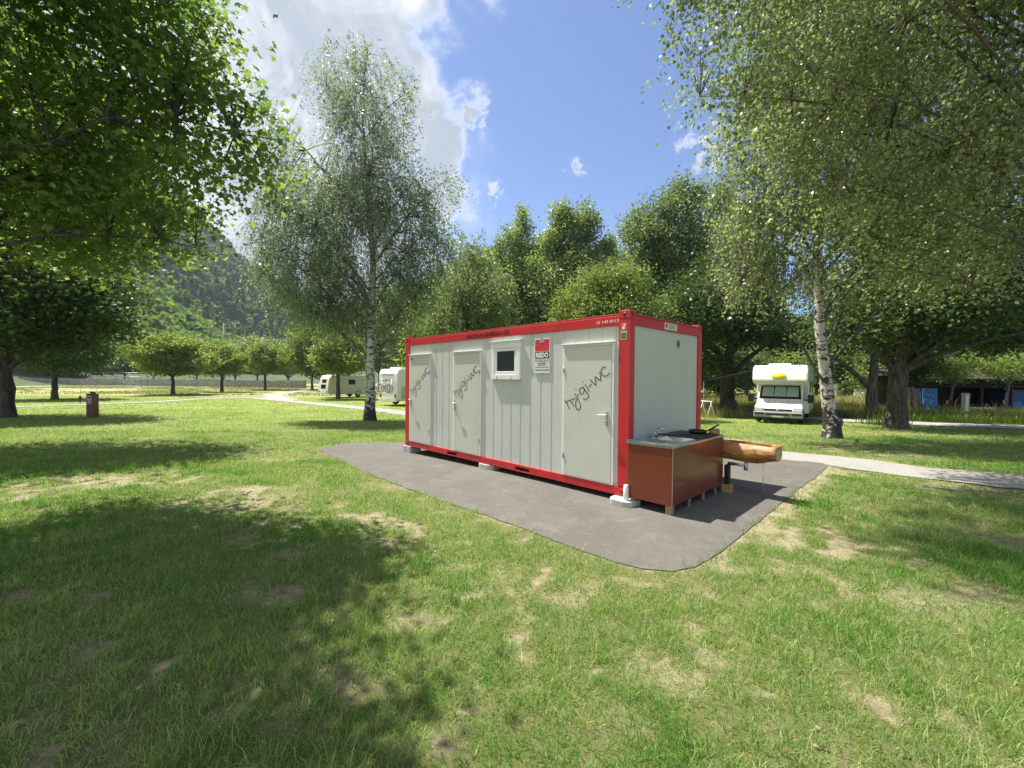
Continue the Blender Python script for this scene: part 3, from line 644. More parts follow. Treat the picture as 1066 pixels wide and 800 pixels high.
def tree(name, label, cat, base, lobes, trunk, ncl, per, L, mat, bark, group=None, seed=1, shape='diamond', spread=(.35, .35, .22), droop=0.2, flat=0.35,
         strands=0, slen=(0.5, 1.6), limbs=12, limb_r=0.09, up=0.5, twig_r=0.012, n_tr=10, tvar=0.22, wr=(0.5, 0.8), wind=(0.10, -0.03), shell=0.45, flare=True, twigs=True, sats=0):
    """lobes: ellipsoids (x,y,z,rx,ry,rz) about the base that the crown fills; trunk: [(x,y,z,r)...] about the base"""
    rg = np.random.RandomState(seed)
    root = empty(name, label, cat, base, 0, group)
    if sats:                                                # uneven outline: small tufts standing out of every lobe
        more = []
        for x, y, z, rx, ry, rz in lobes:
            for _ in range(sats):
                v = rg.normal(0, 1, 3); v[2] = abs(v[2]) * 0.9 - 0.15; v /= np.linalg.norm(v); f = rg.uniform(.22, .42)
                more.append((x + v[0] * rx * .98, y + v[1] * ry * .98, z + v[2] * rz * 1.0, rx * f, ry * f, rz * f * 1.25))
        lobes = [(x, y, z, rx * .88, ry * .88, rz * .88) for x, y, z, rx, ry, rz in lobes] + more
    C = sample_lobes(rg, lobes, ncl, shell)
    tr = np.array(trunk, float)
    k = 14; tt = np.linspace(0, 1, k); seg = np.linspace(0, 1, len(tr))
    T = np.stack([np.interp(tt, seg, tr[:, i]) for i in range(4)], 1)
    T[1:, :2] += rg.normal(0, 0.035, (k - 1, 2)) * np.linspace(0.3, 1.6, k - 1)[:, None]
    if flare:
        T = np.concatenate([T[:1] * [1, 1, 0, 1.38] + [0, 0, -0.12, 0], T[:1] * [1, 1, 0, 1.26] + [0, 0, 0.05, 0], T[:1] * [1, 1, 0, 1.13] + [0, 0, 0.20, 0], T[:1] * [1, 1, 0, 1.05] + [0, 0, 0.42, 0], T[T[:, 2] > 0.55]])
    paths = [(T[:, :3], T[:, 3])]
    # limbs toward far-spread cluster centres
    sel = [rg.randint(ncl)]; dd = np.linalg.norm(C - C[sel[0]], axis=1)
    for _ in range(min(limbs, ncl) - 1):
        j = int(np.argmax(dd)); sel.append(j); dd = np.minimum(dd, np.linalg.norm(C - C[j], axis=1))
    zlo = tr[1, 2] if len(tr) > 2 else tr[-1, 2] * 0.3
    nodes = [T[T[:, 2] >= zlo * 0.95][:, :3]]; nr = [T[T[:, 2] >= zlo * 0.95][:, 3]]
    for j in sel:
        c = C[j]; hd = np.hypot(c[0] - np.interp(c[2], T[:, 2], T[:, 0]), c[1] - np.interp(c[2], T[:, 2], T[:, 1]))
        za = np.clip(c[2] - hd * up, zlo, tr[-1, 2] * 0.97)
        a_ = np.array([np.interp(za, T[:, 2], T[:, i]) for i in range(3)]); ra = np.interp(za, T[:, 2], T[:, 3])
        s_ = np.linspace(0, 1, 8)[:, None]
        ctrl = a_ * 0.45 + c * 0.55 + np.array([0, 0, 0.22 * hd * (1 if up > 0 else 0.3)])
        pth = (1 - s_) ** 2 * a_ + 2 * s_ * (1 - s_) * ctrl + s_ ** 2 * c + rg.normal(0, 0.05, (8, 3)) * s_ * (1 - s_) * 4
        rad = np.linspace(min(limb_r, ra * 0.75), twig_r, 8)
        paths.append((pth, rad)); nodes.append(pth[1:]); nr.append(rad[1:])
    N = np.concatenate(nodes); NR = np.concatenate(nr)
    small = []
    axis = np.stack([np.interp(C[:, 2], T[:, 2], T[:, i]) for i in range(2)], 1)
    for j in range(ncl):
        c = C[j]; dv = N - c; q = np.linalg.norm(dv, axis=1) + 0.5 * np.maximum(dv[:, 2], 0); i = int(np.argmin(q)); a_ = N[i]
        s_ = np.linspace(0, 1, 4)[:, None]; pth = a_ + (c - a_) * s_ + np.array([0, 0, 1.0]) * (s_ * (1 - s_)) * 0.35 * np.linalg.norm(c - a_)
        small.append((pth, np.linspace(min(NR[i], twig_r * 2.2), twig_r * 0.45, 4)))
    V, Fq, TK = tubes_np(paths, n_tr)
    if twigs:
        V2, F2, T2 = tubes_np(small, 4); TK = np.concatenate([TK, T2]); V, Fq = np.concatenate([V, V2]), np.concatenate([Fq, F2 + len(V)])
    extra = []
    # leaves
    ci = np.repeat(np.arange(ncl), per)
    if strands:
        ns = ncl * strands; sc = np.repeat(np.arange(ncl), strands)
        st = C[sc] + rg.normal(0, 1, (ns, 3)) * np.array(spread)
        ln = rg.uniform(*slen, ns); out = C[sc, :2] - axis[sc]; out /= np.linalg.norm(out, axis=1)[:, None] + 1e-6
        dr = np.concatenate([out * rg.uniform(0.0, 0.35, (ns, 1)) + np.array(wind), np.full((ns, 1), -1.0)], 1)
        pl = max(1, per // strands); si = np.repeat(np.arange(ns), pl); tt = rg.uniform(0, 1, len(si))
        # strands arch out, then hang
        def spt(si, tt): return st[si] + dr[si] * (ln[si] * tt ** 1.25)[:, None] + np.concatenate([out[si] * (0.30 * ln[si] * np.sqrt(tt))[:, None], np.zeros((len(si), 1))], 1)
        pos = spt(si, tt) + rg.normal(0, 0.035 + L * 0.3, (len(si), 3)); ci = sc[si]
        if twigs:
            sp = []
            kk = np.linspace(0, 1, 5)
            idx = np.arange(ns)
            P_ = np.stack([spt(idx, np.full(ns, q)) for q in kk], 1)
            wv = np.stack([-out[:, 1], out[:, 0], 0 * out[:, 0]], 1) * (twig_r * 0.35)
            a_ = P_ - wv[:, None, :]; b_ = P_ + wv[:, None, :]
            Vt = np.stack([a_, b_], 2).reshape(-1, 3); o = np.arange(ns)[:, None, None] * 10; i2 = np.arange(4)[None, :, None] * 2
            Fs = (o + i2 + np.array([0, 1, 3, 2])[None, None, :]).reshape(-1, 4)
            V, Fq = np.concatenate([V, Vt]), np.concatenate([Fq, Fs + len(V)]); TK = np.concatenate([TK, np.zeros(len(Vt))])
    else:
        pos = C[ci] + rg.normal(0, 1, (len(ci), 3)) * np.array(spread)
    ct = rg.uniform(0.15, 0.75, ncl)
    tint = np.clip(ct[ci] + rg.normal(0, tvar, len(ci)), 0, 1)
    link('trunk', np_mesh('trunk', V, Fq, bark, smooth=True, extra={'thick': TK}), bark, root)
    make_leaves(rg, pos, L, shape, droop, flat, mat, 'crown', root, tint, wr)
    return root
def copy_tree(o, loc, rz, label, group=None, sc=1.0, scz=None):
    c = o.copy(); COL.objects.link(c); c.location = loc; c.rotation_euler = (0, 0, rz); c.scale = (sc, sc, scz or sc); c['label'] = label
    if group: c['group'] = group
    for ch in list(o.children):
        k = ch.copy(); COL.objects.link(k); k.parent = c
    return c
def lob(base, l):                                           # (px,py,depth,rx,ry,rz) -> lobe about the base
    out = []
    for px, py, Y, rx, ry, rz in l:
        p = at(px, py, Y) - base; out.append((p.x, p.y, p.z, rx, ry, rz))
    return out
# big maple whose trunk stands just outside the view on the left
b0 = gpt(-7.3, 3.9)
mk = 0.80
lb = lob(b0, [(q[0], q[1], q[2] * mk, q[3] * mk, q[4] * mk, q[5] * mk) for q in [(60, 70, 7.2, 2.0, 1.6, 1.9), (150, 60, 6.8, 1.2, 1.2, 1.5), (185, 120, 6.8, 1.0, 1.0, 1.1), (215, 55, 6.6, .55, .7, .9), (245, 110, 6.6, .5, .5, .35), (255, 158, 6.7, .42, .5, .30), (232, 178, 6.7, .6, .6, .30), (120, 200, 7.2, 1.5, 1.3, .8),
              (185, 215, 7.1, .7, .7, .28), (40, 215, 7.4, 1.8, 1.4, .7), (120, 258, 7.6, 1.2, 1.0, .32), (245, 210, 7.0, .5, .5, .16), (282, 152, 6.8, .28, .4, .16), (205, 262, 7.4, .42, .4, .10), (165, 250, 7.2, .5, .5, .16), (45, 262, 7.6, 1.3, 1.0, .25), (0, 130, 6.5, 1.6, 1.4, 1.6), (100, 0, 6.5, 1.8, 1.5, 1.2)]])
lb += [(x * mk - b0.x, y * mk - b0.y, EYE + (z - EYE) * mk, rx * mk, ry * mk, rz * mk) for x, y, z, rx, ry, rz in ((-9.5, 3.5, 6.5, 3.0, 2.6, 2.4), (-7.4, 4.2, 8.2, 2.2, 1.9, 1.8), (-5.2, 3.9, 7.2, 1.5, 1.4, 1.0), (-4.2, 4.3, 6.9, .9, .8, .6), (-8.5, 5, 10, 2.6, 2.2, 1.8), (-6.3, 5.6, 9.2, 1.7, 1.5, 1.3), (-11, 5, 7, 2.5, 2.5, 2.5))]
tree('maple_tree', 'big maple whose leafy boughs reach in from the upper left corner', 'tree', b0, lb, [(0, 0, 0, .24), (.05, .1, 2.2, .20), (.25, .2, 4.2, .13), (.5, .2, 7.8, .04)], 1500, 46, 0.094, M['maple'], M['darkbark'],
     seed=3, shape='maple', spread=(.26, .26, .09), droop=0.35, flat=0.75, limbs=34, limb_r=0.028, up=0.35, twig_r=0.007, tvar=0.2)
# dark round-headed trees on the lawn, left
b0 = gp(7, 435)
tree('linden_tree', 'dark broad tree at the left edge, its trunk nearest the brown power pedestal', 'tree', b0, [(0, 0, 6, 5.4, 4.5, 3.0), (2.6, -.3, 4.6, 3.4, 3.2, 1.5), (-2.5, 0, 5, 3.5, 3.2, 2), (4.0, 0, 6.2, 2.3, 2.3, 2.2), (1, 0, 9, 3, 3, 2)],
     [(0, 0, 0, .30), (0, 0, 2.3, .25), (.1, 0, 9.5, .05)], 900, 42, 0.20, M['linden'], M['darkbark'], 'dark trees on the left lawn', seed=4, spread=(.5, .5, .25), limbs=14, limb_r=.12, up=.8, wr=(.6, .9))
b0 = gp(57, 416)
tree('linden_tree', 'second dark lawn tree, slim trunk standing left of the pedestal by the path', 'tree', b0, [(0, 0, 5.2, 4.4, 4, 2.6), (2, 0, 4.2, 3.0, 2.8, 1.5), (-1.5, 0, 4.4, 3, 2.8, 1.5)], [(0, 0, 0, .24), (0, 0, 2.2, .20), (0, 0, 7, .05)], 520, 42, 0.24, M['linden'], M['darkbark'],
     'dark trees on the left lawn', seed=5, spread=(.55, .55, .28), limbs=12, limb_r=.10, up=.9, wr=(.6, .9))
b0 = gpt(-16.5, 9.5)
tree('linden_tree', 'dark crown showing under the maple boughs, its trunk outside the left edge', 'tree', b0, [(3.6, 1.6, 6.6, 3.4, 2.8, 2.2), (5.6, 1.6, 7.0, 2.2, 2.2, 1.6), (0, 0, 6.5, 3.4, 3.2, 2.6), (2, 1, 8.6, 3, 2.6, 1.6)],
     [(0, 0, 0, .30), (.2, .1, 2.3, .25), (1.0, .5, 9.0, .05)], 700, 40, 0.17, M['linden'], M['darkbark'], 'dark trees on the left lawn', seed=44, spread=(.45, .45, .25), limbs=14, limb_r=.10, up=.7, wr=(.6, .9))
# clipped park trees along the looping path
def parkpos(px, py): return gp(px, py)
def park(px, py, r, top, lowz, seed, label, ncl=420):
    b_ = gp(px, py); h = top - lowz
    return tree('park_tree', label, 'tree', b_, [(0, 0, lowz + h * .42, r, r, h * .40), (0, 0, lowz + h * .68, r * .75, r * .75, h * .32), (r * .5, 0, lowz + h * .30, r * .55, r * .55, h * .26), (-r * .55, 0, lowz + h * .33, r * .5, r * .5, h * .26)],
                [(0, 0, 0, .21), (0, 0, lowz + .1, .17), (0, 0, top * .8, .05)], ncl, 40, 0.26, M['parktree'], M['darkbark'], 'clipped park trees beside the looping path', seed=seed, spread=(.34, .34, .26), limbs=14, limb_r=.07, up=.9, wr=(.6, .9), shell=0.36, sats=5)
park(180, 411, 3.8, 7.4, 2.0, 6, 'widest clipped park tree with a pale sunlit top, leftmost of its row', 620)
park(231, 408.3, 2.5, 7.2, 2.2, 7, 'narrow clipped park tree in the middle of the three in front of the hill')
park(276, 406.3, 3.2, 7.9, 2.4, 8, 'clipped park tree beside the path bend, just left of the left birch')
park(352, 415.5, 2.3, 6.3, 2.55, 9, 'small dark park tree with its trunk in front of the cream caravan')
# birch left of the container
b0 = gp(385, 438)
k_ = b0.y / FOC
ll = [(368, 100, 0, 1.7, 1.6, 2.0), (385, 75, 0, .8, .8, 1.1), (345, 85, 0, .6, .6, .9), (418, 105, 0, .5, .5, 1.2), (280, 118, 0, .6, .6, 1.2), (297, 165, 0, 1.0, 1.0, 1.6), (300, 215, .3, 1.4, 1.4, 1.7), (385, 165, 0, 2.1, 2.0, 2.4), (400, 220, 0, 2.6, 2.4, 2.2), (350, 215, 0, 2.2, 2.2, 2.2),
      (335, 270, 0, 2.4, 2.4, 2.0), (442, 212, 0, .9, .9, 1.1), (462, 190, 0, .4, .4, .6), (430, 268, 0, 1.9, 1.8, 2.0), (298, 290, .4, 1.2, 1.3, 1.5), (380, 300, 0, 2.4, 2.2, 1.5), (425, 310, 0, 1.4, 1.4, 1.1), (345, 325, 0, 1.5, 1.4, .8), (365, 338, 0, 1.5, 1.4, .7), (408, 335, 0, 1.4, 1.4, .7), (325, 318, 0, 1.3, 1.3, .9), (285, 262, .2, 1.0, 1.0, 1.6), (452, 255, 0, .9, .9, 1.5)]
lb = lob(b0, [(px, py - 10, b0.y + dy, a_, b_, c) for px, py, dy, a_, b_, c in ll])
tree('birch_tree', 'tall weeping birch with white trunk standing left of the red container', 'tree', b0, lb, [(0, 0, 0, .27), (0, 0, 2.6, .20), (.15, 0, 8, .13), (-.5, 0, 15, .03)], 1050, 80, 0.098, M['birch'], M['birchbark'], 'weeping birches', seed=12,
     spread=(.32, .32, .30), droop=0.7, flat=0.15, strands=8, slen=(.5, 1.7), limbs=26, limb_r=.06, up=1.1, twig_r=.012, wr=(.6, .85), tvar=.28)
# birch on the right with the leaning trunk
b0 = gp(866, 456); top_ = at(851, 330, b0.y + .1) - b0
lb = lob(b0, [(840, 110, 13.4, 2.6, 2.4, 2.6), (790, 140, 13, 1.2, 1.3, 1.5), (815, 215, 13.3, 1.5, 1.6, 1.2), (775, 240, 13.2, .8, .9, .9), (775, 285, 13.3, .55, .8, .55), (900, 200, 13.8, 2.6, 2.4, 2.0), (870, 275, 13.8, 2.0, 2.0, .75), (840, 30, 13, 2.6, 2.6, 2.4), (960, 240, 14.2, 2.2, 2.2, 1.3), (900, 60, 14, 2.8, 2.8, 2.8), (1000, 120, 14.5, 2.8, 2.6, 2.4), (815, 272, 13.4, .8, .9, .5)])
tree('birch_tree', 'white barked birch with leaning trunk to the right of the parked camper', 'tree', b0, lb, [(0, 0, 0, .255), (-.1, 0, 1.0, .205), (top_.x, top_.y, top_.z, .14), (top_.x - .1, .2, 9, .08), (top_.x, .2, 13, .03)], 950, 88, 0.098, M['birchR'], M['birchbark'], 'weeping birches',
     seed=13, spread=(.34, .34, .28), droop=0.7, flat=0.15, strands=8, slen=(.4, 1.4), limbs=26, limb_r=.045, up=.9, twig_r=.012, wr=(.6, .85), tvar=.28)
# near birch whose trunk stands just outside the view on the right
b0 = gpt(10.3, 7.4)
lb = lob(b0, [(775, 60, 8.2, .9, 1.0, .9), (738, 55, 8.2, .45, .5, .55), (735, 105, 8.3, .35, .5, .30), (710, 60, 8.2, .22, .3, .45), (820, 90, 8.3, 1.2, 1.3, 1.1), (900, 60, 8, 1.6, 1.6, 1.5), (1000, 50, 7.6, 1.6, 1.6, 1.5), (980, 170, 8, 1.6, 1.6, 1.1), (890, 180, 8.4, 1.2, 1.3, 1.0), (1060, 150, 8, 1.4, 1.4, 1.1),
              (1050, 250, 8.3, 1.4, 1.4, .7), (955, 262, 8.6, 1.1, 1.2, .45), (850, 150, 8.6, .8, .9, .7), (1150, 80, 7.4, 2.0, 2.0, 2.0), (930, -90, 7.6, 2.4, 2.2, 1.6), (790, -60, 7.6, 1.6, 1.5, 1.1), (725, -30, 7.8, .45, .5, .5), (1200, 220, 8, 1.8, 1.8, 1.2), (1080, -60, 7, 2, 2, 1.6)])
lb += [(x - b0.x, y - b0.y, z, rx, ry, rz) for x, y, z, rx, ry, rz in ((1.2, 7.2, 10.4, 1.5, 1.1, .6), (0.8, 6.5, 10.4, 1.2, 1.0, .5), (2.0, 8.0, 11.0, 1.6, 1.2, .7), (2.6, 7.4, 10.7, 1.5, 1.1, .6), (1.9, 6.5, 10.4, 1.3, 1.0, .5), (5.0, 5.6, 8.4, 1.5, 1.3, .9), (7, 5.6, 8.8, 2, 1.8, 1.2), (9, 6, 9.5, 2.2, 2, 1.6))]
tree('birch_tree', 'nearest birch, hanging sunlit sprays of leaves filling the upper right corner', 'tree', b0, lb, [(0, 0, 0, .28), (-.1, 0, 2.4, .22), (-.5, 0, 7, .14), (-.8, 0, 12, .03)], 1250, 70, 0.082, M['birchR'], M['birchbark'], 'weeping birches',
     seed=14, spread=(.26, .26, .20), droop=0.65, flat=0.15, strands=8, slen=(.25, .95), limbs=34, limb_r=.030, up=.5, twig_r=.008, wr=(.6, .85), tvar=.28)
# old thick trees on the right
b0 = gp(933, 446)
tree('oak_tree', 'old tree with the thickest dark trunk, forking above the shaded lawn', 'tree', b0, lob(b0, [(930, 330, b0.y, 3.0, 3, 1.6), (1010, 320, b0.y, 3.0, 3, 1.5), (1000, 250, b0.y + .5, 4.0, 3.5, 2.2), (880, 340, b0.y + .5, 1.6, 2, .8), (1070, 290, b0.y, 3, 3, 1.8), (920, 220, b0.y + 1, 3.5, 3.5, 2.5), (1040, 352, b0.y + .5, 2.0, 2, .5), (960, 370, b0.y + 1, 1.2, 1.4, .3), (1010, 358, b0.y + 2, 2.4, 2, .55), (1060, 350, b0.y + 2, 2.4, 2, .8), (975, 345, b0.y + 1, 1.8, 1.8, .8)]),
     [(0, 0, 0, .37), (.03, 0, 2.4, .33), (.4, .1, 5, .20), (.7, 0, 10, .06)], 900, 44, 0.17, M['linden'], M['darkbark'], seed=15, spread=(.45, .45, .22), limbs=16, limb_r=.14, up=1.5, wr=(.6, .9))
b0 = gp(907, 433.5)
tree('birch_tree', 'small forked birch behind the oak, with a limb leaning out to the left', 'tree', b0, lob(b0, [(890, 340, b0.y, 2.4, 2.4, 1.5), (850, 345, b0.y, 1.4, 1.6, 1.0), (920, 300, b0.y, 2.6, 2.6, 2), (868, 305, b0.y, 2, 2, 1.6)]), [(0, 0, 0, .34), (0, 0, 1.7, .27), (.1, 0, 3.4, .22), (.2, 0, 8, .05)], 420, 44, 0.17, M['linden'], M['bark'],
     'weeping birches', seed=16, spread=(.45, .45, .3), limbs=8, limb_r=.18, up=.8, wr=(.6, .9))
b0 = gp(757, 431)
tree('shade_tree', 'old dark shade tree with thick trunk beside the folding chairs and awning', 'tree', b0, lob(b0, [(755, 335, b0.y, 2.6, 2.6, 2.0), (720, 320, b0.y, 2.4, 2.4, 2.4), (790, 340, b0.y, 1.8, 2.0, 1.4), (770, 280, b0.y + 1, 2.5, 2.5, 2.4), (815, 355, b0.y + 1, 1.4, 1.6, .8), (745, 378, b0.y, 1.8, 1.8, .5)]),
     [(0, 0, 0, .46), (0, 0, 2.3, .42), (.1, 0, 5, .2), (.2, 0, 9, .05)], 620, 44, 0.19, M['linden'], M['darkbark'], seed=17, spread=(.5, .5, .3), limbs=10, limb_r=.2, up=.9, wr=(.6, .9))
# trees behind the container
def bgtree(name, label, px, Y, l, seed, mat, L=0.20, ncl=500, per=46, group='trees behind the container', spread=(.36, .36, .42), tr=.22, wide=1.0, **kw):
    b_ = at(px, 400, Y); b_.z = float(gz(Y)); h = max(at(px, q[1], Y).z for q in l)
    return tree(name, label, 'tree', b_, lob(b_, [(q[0], q[1], Y + (q[5] if len(q) > 5 else 0), q[2] * wide, q[3] * wide, q[4]) for q in l]), [(0, 0, 0, tr), (0, 0, h * .25, tr * .8), (0, 0, h * .95, .04)], ncl, per, L, mat, M['bark'], group, seed=seed, spread=spread, up=1.3, limbs=14, limb_r=.08, wr=(.6, .9), n_tr=7, sats=4, **kw)
bgtree('willow_tree', 'slender feathery tree right behind the birch, over the far end of the container', 487, 27, [(488, 262, .8, .8, 1.4), (478, 300, 1.6, 1.6, 1.8), (500, 310, 1.7, 1.6, 2.0), (462, 330, 1.5, 1.6, 1.6), (490, 345, 2.2, 2, 1.6), (505, 272, .6, .6, 1.1)], 20, M['poplar'], 0.13, 480, 60, wide=1.25, strands=5, slen=(.4, 1.2), droop=.6)
bgtree('poplar_tree', 'bushy poplar with a round head left of the poplar pair over the container', 542, 46, [(545, 240, 1.1, 1.1, 2.0), (535, 262, 2.2, 2, 2.2), (552, 290, 3.0, 3, 2.8), (525, 305, 2.5, 2.5, 2.8), (545, 330, 3.4, 3, 2.5), (515, 268, .8, .8, 1.6)], 21, M['poplar'], 0.24, 820, wide=1.25)
bgtree('poplar_tree', 'tallest pale green poplar rising above the middle of the container roof', 600, 42, [(608, 222, .7, .7, 1.5), (583, 228, .7, .7, 1.4), (618, 238, .8, .8, 1.5), (595, 245, 1.9, 1.8, 1.9), (575, 255, 1.1, 1.1, 1.6), (605, 272, 2.6, 2.4, 2.2), (585, 300, 2.9, 2.7, 2.6), (612, 318, 2.6, 2.4, 2.4)], 22, M['poplar'], 0.23, 900, wide=1.25)
bgtree('hornbeam_tree', 'round yellow green bushy tree closest behind the container roof', 628, 23, [(625, 293, 1.3, 1.3, 1.0), (600, 312, 1.3, 1.3, 1.1), (652, 305, 1.3, 1.3, 1.2), (630, 330, 2.3, 2, 1.6), (672, 330, 1.2, 1.2, 1.2), (585, 335, 1.1, 1.1, .9), (610, 350, 2, 2, 1.2)], 23, M['bushy'], 0.12, 620, 50, spread=(.30, .30, .34), tr=.18)
bgtree('black_poplar', 'tall dark poplar with two crowns behind the right end of the container', 715, 33, [(716, 205, 1.1, 1.1, 1.9), (705, 225, 1.6, 1.6, 1.8), (680, 222, 1.0, 1.0, 1.6), (672, 250, 1.6, 1.6, 2.0), (720, 262, 2.5, 2.3, 2.6), (690, 285, 2.6, 2.4, 2.4), (715, 330, 3.2, 2.8, 2.8), (660, 240, .7, .7, 1.4)], 24, M['darkpoplar'], 0.19, 1050, wide=1.25)
bgtree('black_poplar', 'dark poplar wedged between its taller twin and the right birch', 760, 36, [(752, 215, 1.4, 1.4, 2.2), (770, 240, 2.1, 2, 2.6), (745, 270, 2.4, 2.2, 2.6), (775, 310, 3, 2.6, 2.8)], 25, M['darkpoplar'], 0.20, 700, wide=1.25)
# woods behind the caravan and far hedges: a few kinds, copied
w1 = bgtree('woodland_tree', 'dark leafy tree in the wood directly behind the cream caravan', 395, 62, [(395, 330, 3.4, 3, 3), (380, 350, 3.6, 3, 2.6), (410, 352, 3.6, 3, 2.6), (395, 375, 4, 3, 2)], 30, M['darkpoplar'], 0.36, 300, 40, group='woodland trees behind the caravans', spread=(.7, .7, .6))
w2 = bgtree('woodland_tree', 'pale green wood tree showing just right of the stone wall end', 325, 74, [(325, 352, 3.2, 3, 2.6), (338, 368, 3.0, 3, 2.4), (312, 372, 3.2, 3, 2.2), (326, 384, 4, 3, 1.6)], 31, M['parktree'], 0.38, 300, 40, group='woodland trees behind the caravans', spread=(.7, .7, .6))
w3 = bgtree('woodland_tree', 'broad pale tree filling the gap between the round headed and the tallest poplar', 565, 50, [(565, 268, 2.4, 2, 2.4), (550, 295, 3, 3, 3), (580, 300, 3, 3, 3), (565, 330, 4, 3, 3), (535, 325, 3, 3, 2.6)], 32, M['poplar'], 0.27, 620, 44, group='woodland trees behind the caravans', spread=(.5, .5, .5))
for i, (px, Y, src, sc, lb_) in enumerate([(520, 52, w3, .92, 'broad pale tree between the feathery tree and the round headed poplar'), (640, 50, w3, .95, 'broad pale tree between the tallest poplar and the dark poplar'), (455, 58, w3, .9, 'broad pale tree behind the birch above the motorhome'), (362, 66, w1, .95, 'dark wood tree above the small park tree and the caravan roof'), (432, 60, w1, 1.1, 'dark wood tree behind the motorhome roof'), (455, 52, w2, 1.1, 'paler wood tree hidden mostly behind the far end of the container'),
        (345, 84, w1, .9, 'distant wood tree filling the gap above the caravan rear'), (500, 56, w1, 1.3, 'dark wood tree behind the feathery tree over the container'), (560, 60, w1, 1.35, 'far wood tree behind the round headed poplar'), (660, 52, w1, 1.2, 'dark wood tree behind the yellow green bushy tree')]):
    p_ = at(px, 400, Y); copy_tree(src, gpt(p_.x, Y), 1.7 * i + .6, lb_, 'woodland trees behind the caravans', sc)
h1 = bgtree('hedge_bush', 'rounded dark bush at the left end of the hedge row behind the field', 90, 100, [(90, 372, 4, 3, 2.5), (75, 380, 3.5, 3, 1.8), (105, 380, 3.5, 3, 1.8)], 40, M['darkpoplar'], 0.45, 200, 40, group='bushes in the far hedge row', spread=(.7, .7, .6))
h2 = bgtree('hedge_bush', 'light green bush in the hedge row between the first two park trees', 130, 104, [(130, 362, 4.5, 3, 3.6), (118, 376, 4, 3, 2), (143, 374, 4, 3, 2.2)], 41, M['poplar'], 0.45, 220, 40, group='bushes in the far hedge row', spread=(.7, .7, .6))
for i, (px, Y, src, sc, lb_) in enumerate([(20, 98, h1, 1.2, 'dark hedge bush seen under the left dark tree crown'), (55, 102, h2, 1.0, 'hedge bush just left of the second dark lawn tree trunk'), (160, 106, h1, 1.3, 'hedge bush behind the widest clipped park tree'), (205, 104, h2, .95, 'pale hedge bush below the power pole'),
        (245, 106, h1, 1.15, 'hedge bush behind the middle clipped park tree'), (268, 102, h2, 1.0, 'pale hedge bush left of the third clipped tree'), (300, 100, h1, 1.2, 'dark hedge bush above the stone wall end'), (-30, 100, h2, 1.2, 'hedge bush at the far left edge of the field')]):
    p_ = at(px, 400, Y); copy_tree(src, gpt(p_.x, Y), 2.1 * i, lb_, 'bushes in the far hedge row', sc)
# background green beyond the meadow on the right
m1 = bgtree('meadow_bush', 'sunlit bush at the meadow edge just left of the parked camper', 748, 52, [(748, 398, 3, 2.5, 1.6), (736, 385, 2.2, 2, 2), (760, 392, 2.4, 2, 1.8)], 50, M['bushy'], 0.30, 220, 42, group='bushes along the meadow edge', spread=(.6, .6, .5))
m2 = bgtree('meadow_bush', 'taller green bush at the meadow edge above the white tents', 880, 54, [(880, 390, 3.2, 2.5, 2.4), (868, 374, 2.6, 2, 2.6), (892, 382, 2.4, 2, 2.4)], 51, M['poplar'], 0.30, 260, 42, group='bushes along the meadow edge', spread=(.6, .6, .5))
for i, (px, Y, src, sc, lb_) in enumerate([(778, 50, m2, .9, 'green bush behind the awning poles of the camper'), (850, 56, m2, 1.0, 'green bush between the camper and the right birch trunk'), (915, 50, m1, 1.0, 'sunlit bush between the forked birch and the old oak'), (820, 60, m1, 1.2, 'low sunlit bush straight behind the camper roof'),
        (945, 48, m2, 1.0, 'green bush behind the plank wall of the shed'), (990, 52, m2, 1.4, 'tall bush rising behind the dark shed roof'), (1040, 50, m2, 1.5, 'tall bush at the right edge behind the shed'), (1085, 50, m1, 1.6, 'bush just outside the right edge behind the shed')]):
    p_ = at(px, 400, Y); copy_tree(src, gpt(p_.x, Y), 1.3 * i + .4, lb_, 'bushes along the meadow edge', sc)
for i, (px, Y, sc, lb_) in enumerate([(800, 74, 1.2, 'far wood tree beyond the camper, left of its roof'), (838, 80, 1.0, 'far wood tree beyond the meadow, right of the camper roof'), (900, 78, 1.25, 'far wood tree beyond the white tents'), (960, 76, 1.4, 'far wood tree beyond the shed planks'), (1020, 74, 1.4, 'far wood tree beyond the shed roof'), (745, 70, 1.3, 'far wood tree beyond the drying rack')]):
    p_ = at(px, 400, Y); copy_tree(w1, gpt(p_.x, Y), 1.1 * i, lb_, 'woodland trees beyond the meadow', sc)
# thin crooked trees in front of the shed
def thin(px, py, l, tr, seed, label, mat, ncl=120):
    b_ = gpt(at(px, 400, 26.3).x, 26.3)
    return tree('young_tree', label, 'tree', b_, lob(b_, [(q[0], q[1], b_.y, q[2], q[3], q[4]) for q in l]), tr, ncl, 40, .13, mat, M['bark'], 'thin crooked trees by the shed', seed=seed, spread=(.3, .3, .2), limbs=6, limb_r=.05, up=.7, wr=(.5, .8), n_tr=7)
thin(951, 428, [(951, 385, .9, .9, .6), (960, 372, .8, .8, .6)], [(0, 0, 0, .09), (-.1, 0, 1, .08), (.0, 0, 2.2, .04)], 60, 'thin grey tree in front of the plank wall left of the blue panel', M['linden'], 170)
thin(981, 430, [(988, 388, 1.3, 1.2, .5), (1004, 378, 1.2, 1.1, .5), (972, 378, 1.0, 1, .5)], [(-.1, 0, 0, .10), (.5, 0, 1.0, .085), (.75, 0, 2.1, .05)], 61, 'crooked leaning tree with yellowish bark before the dark shed opening', M['bushy'])
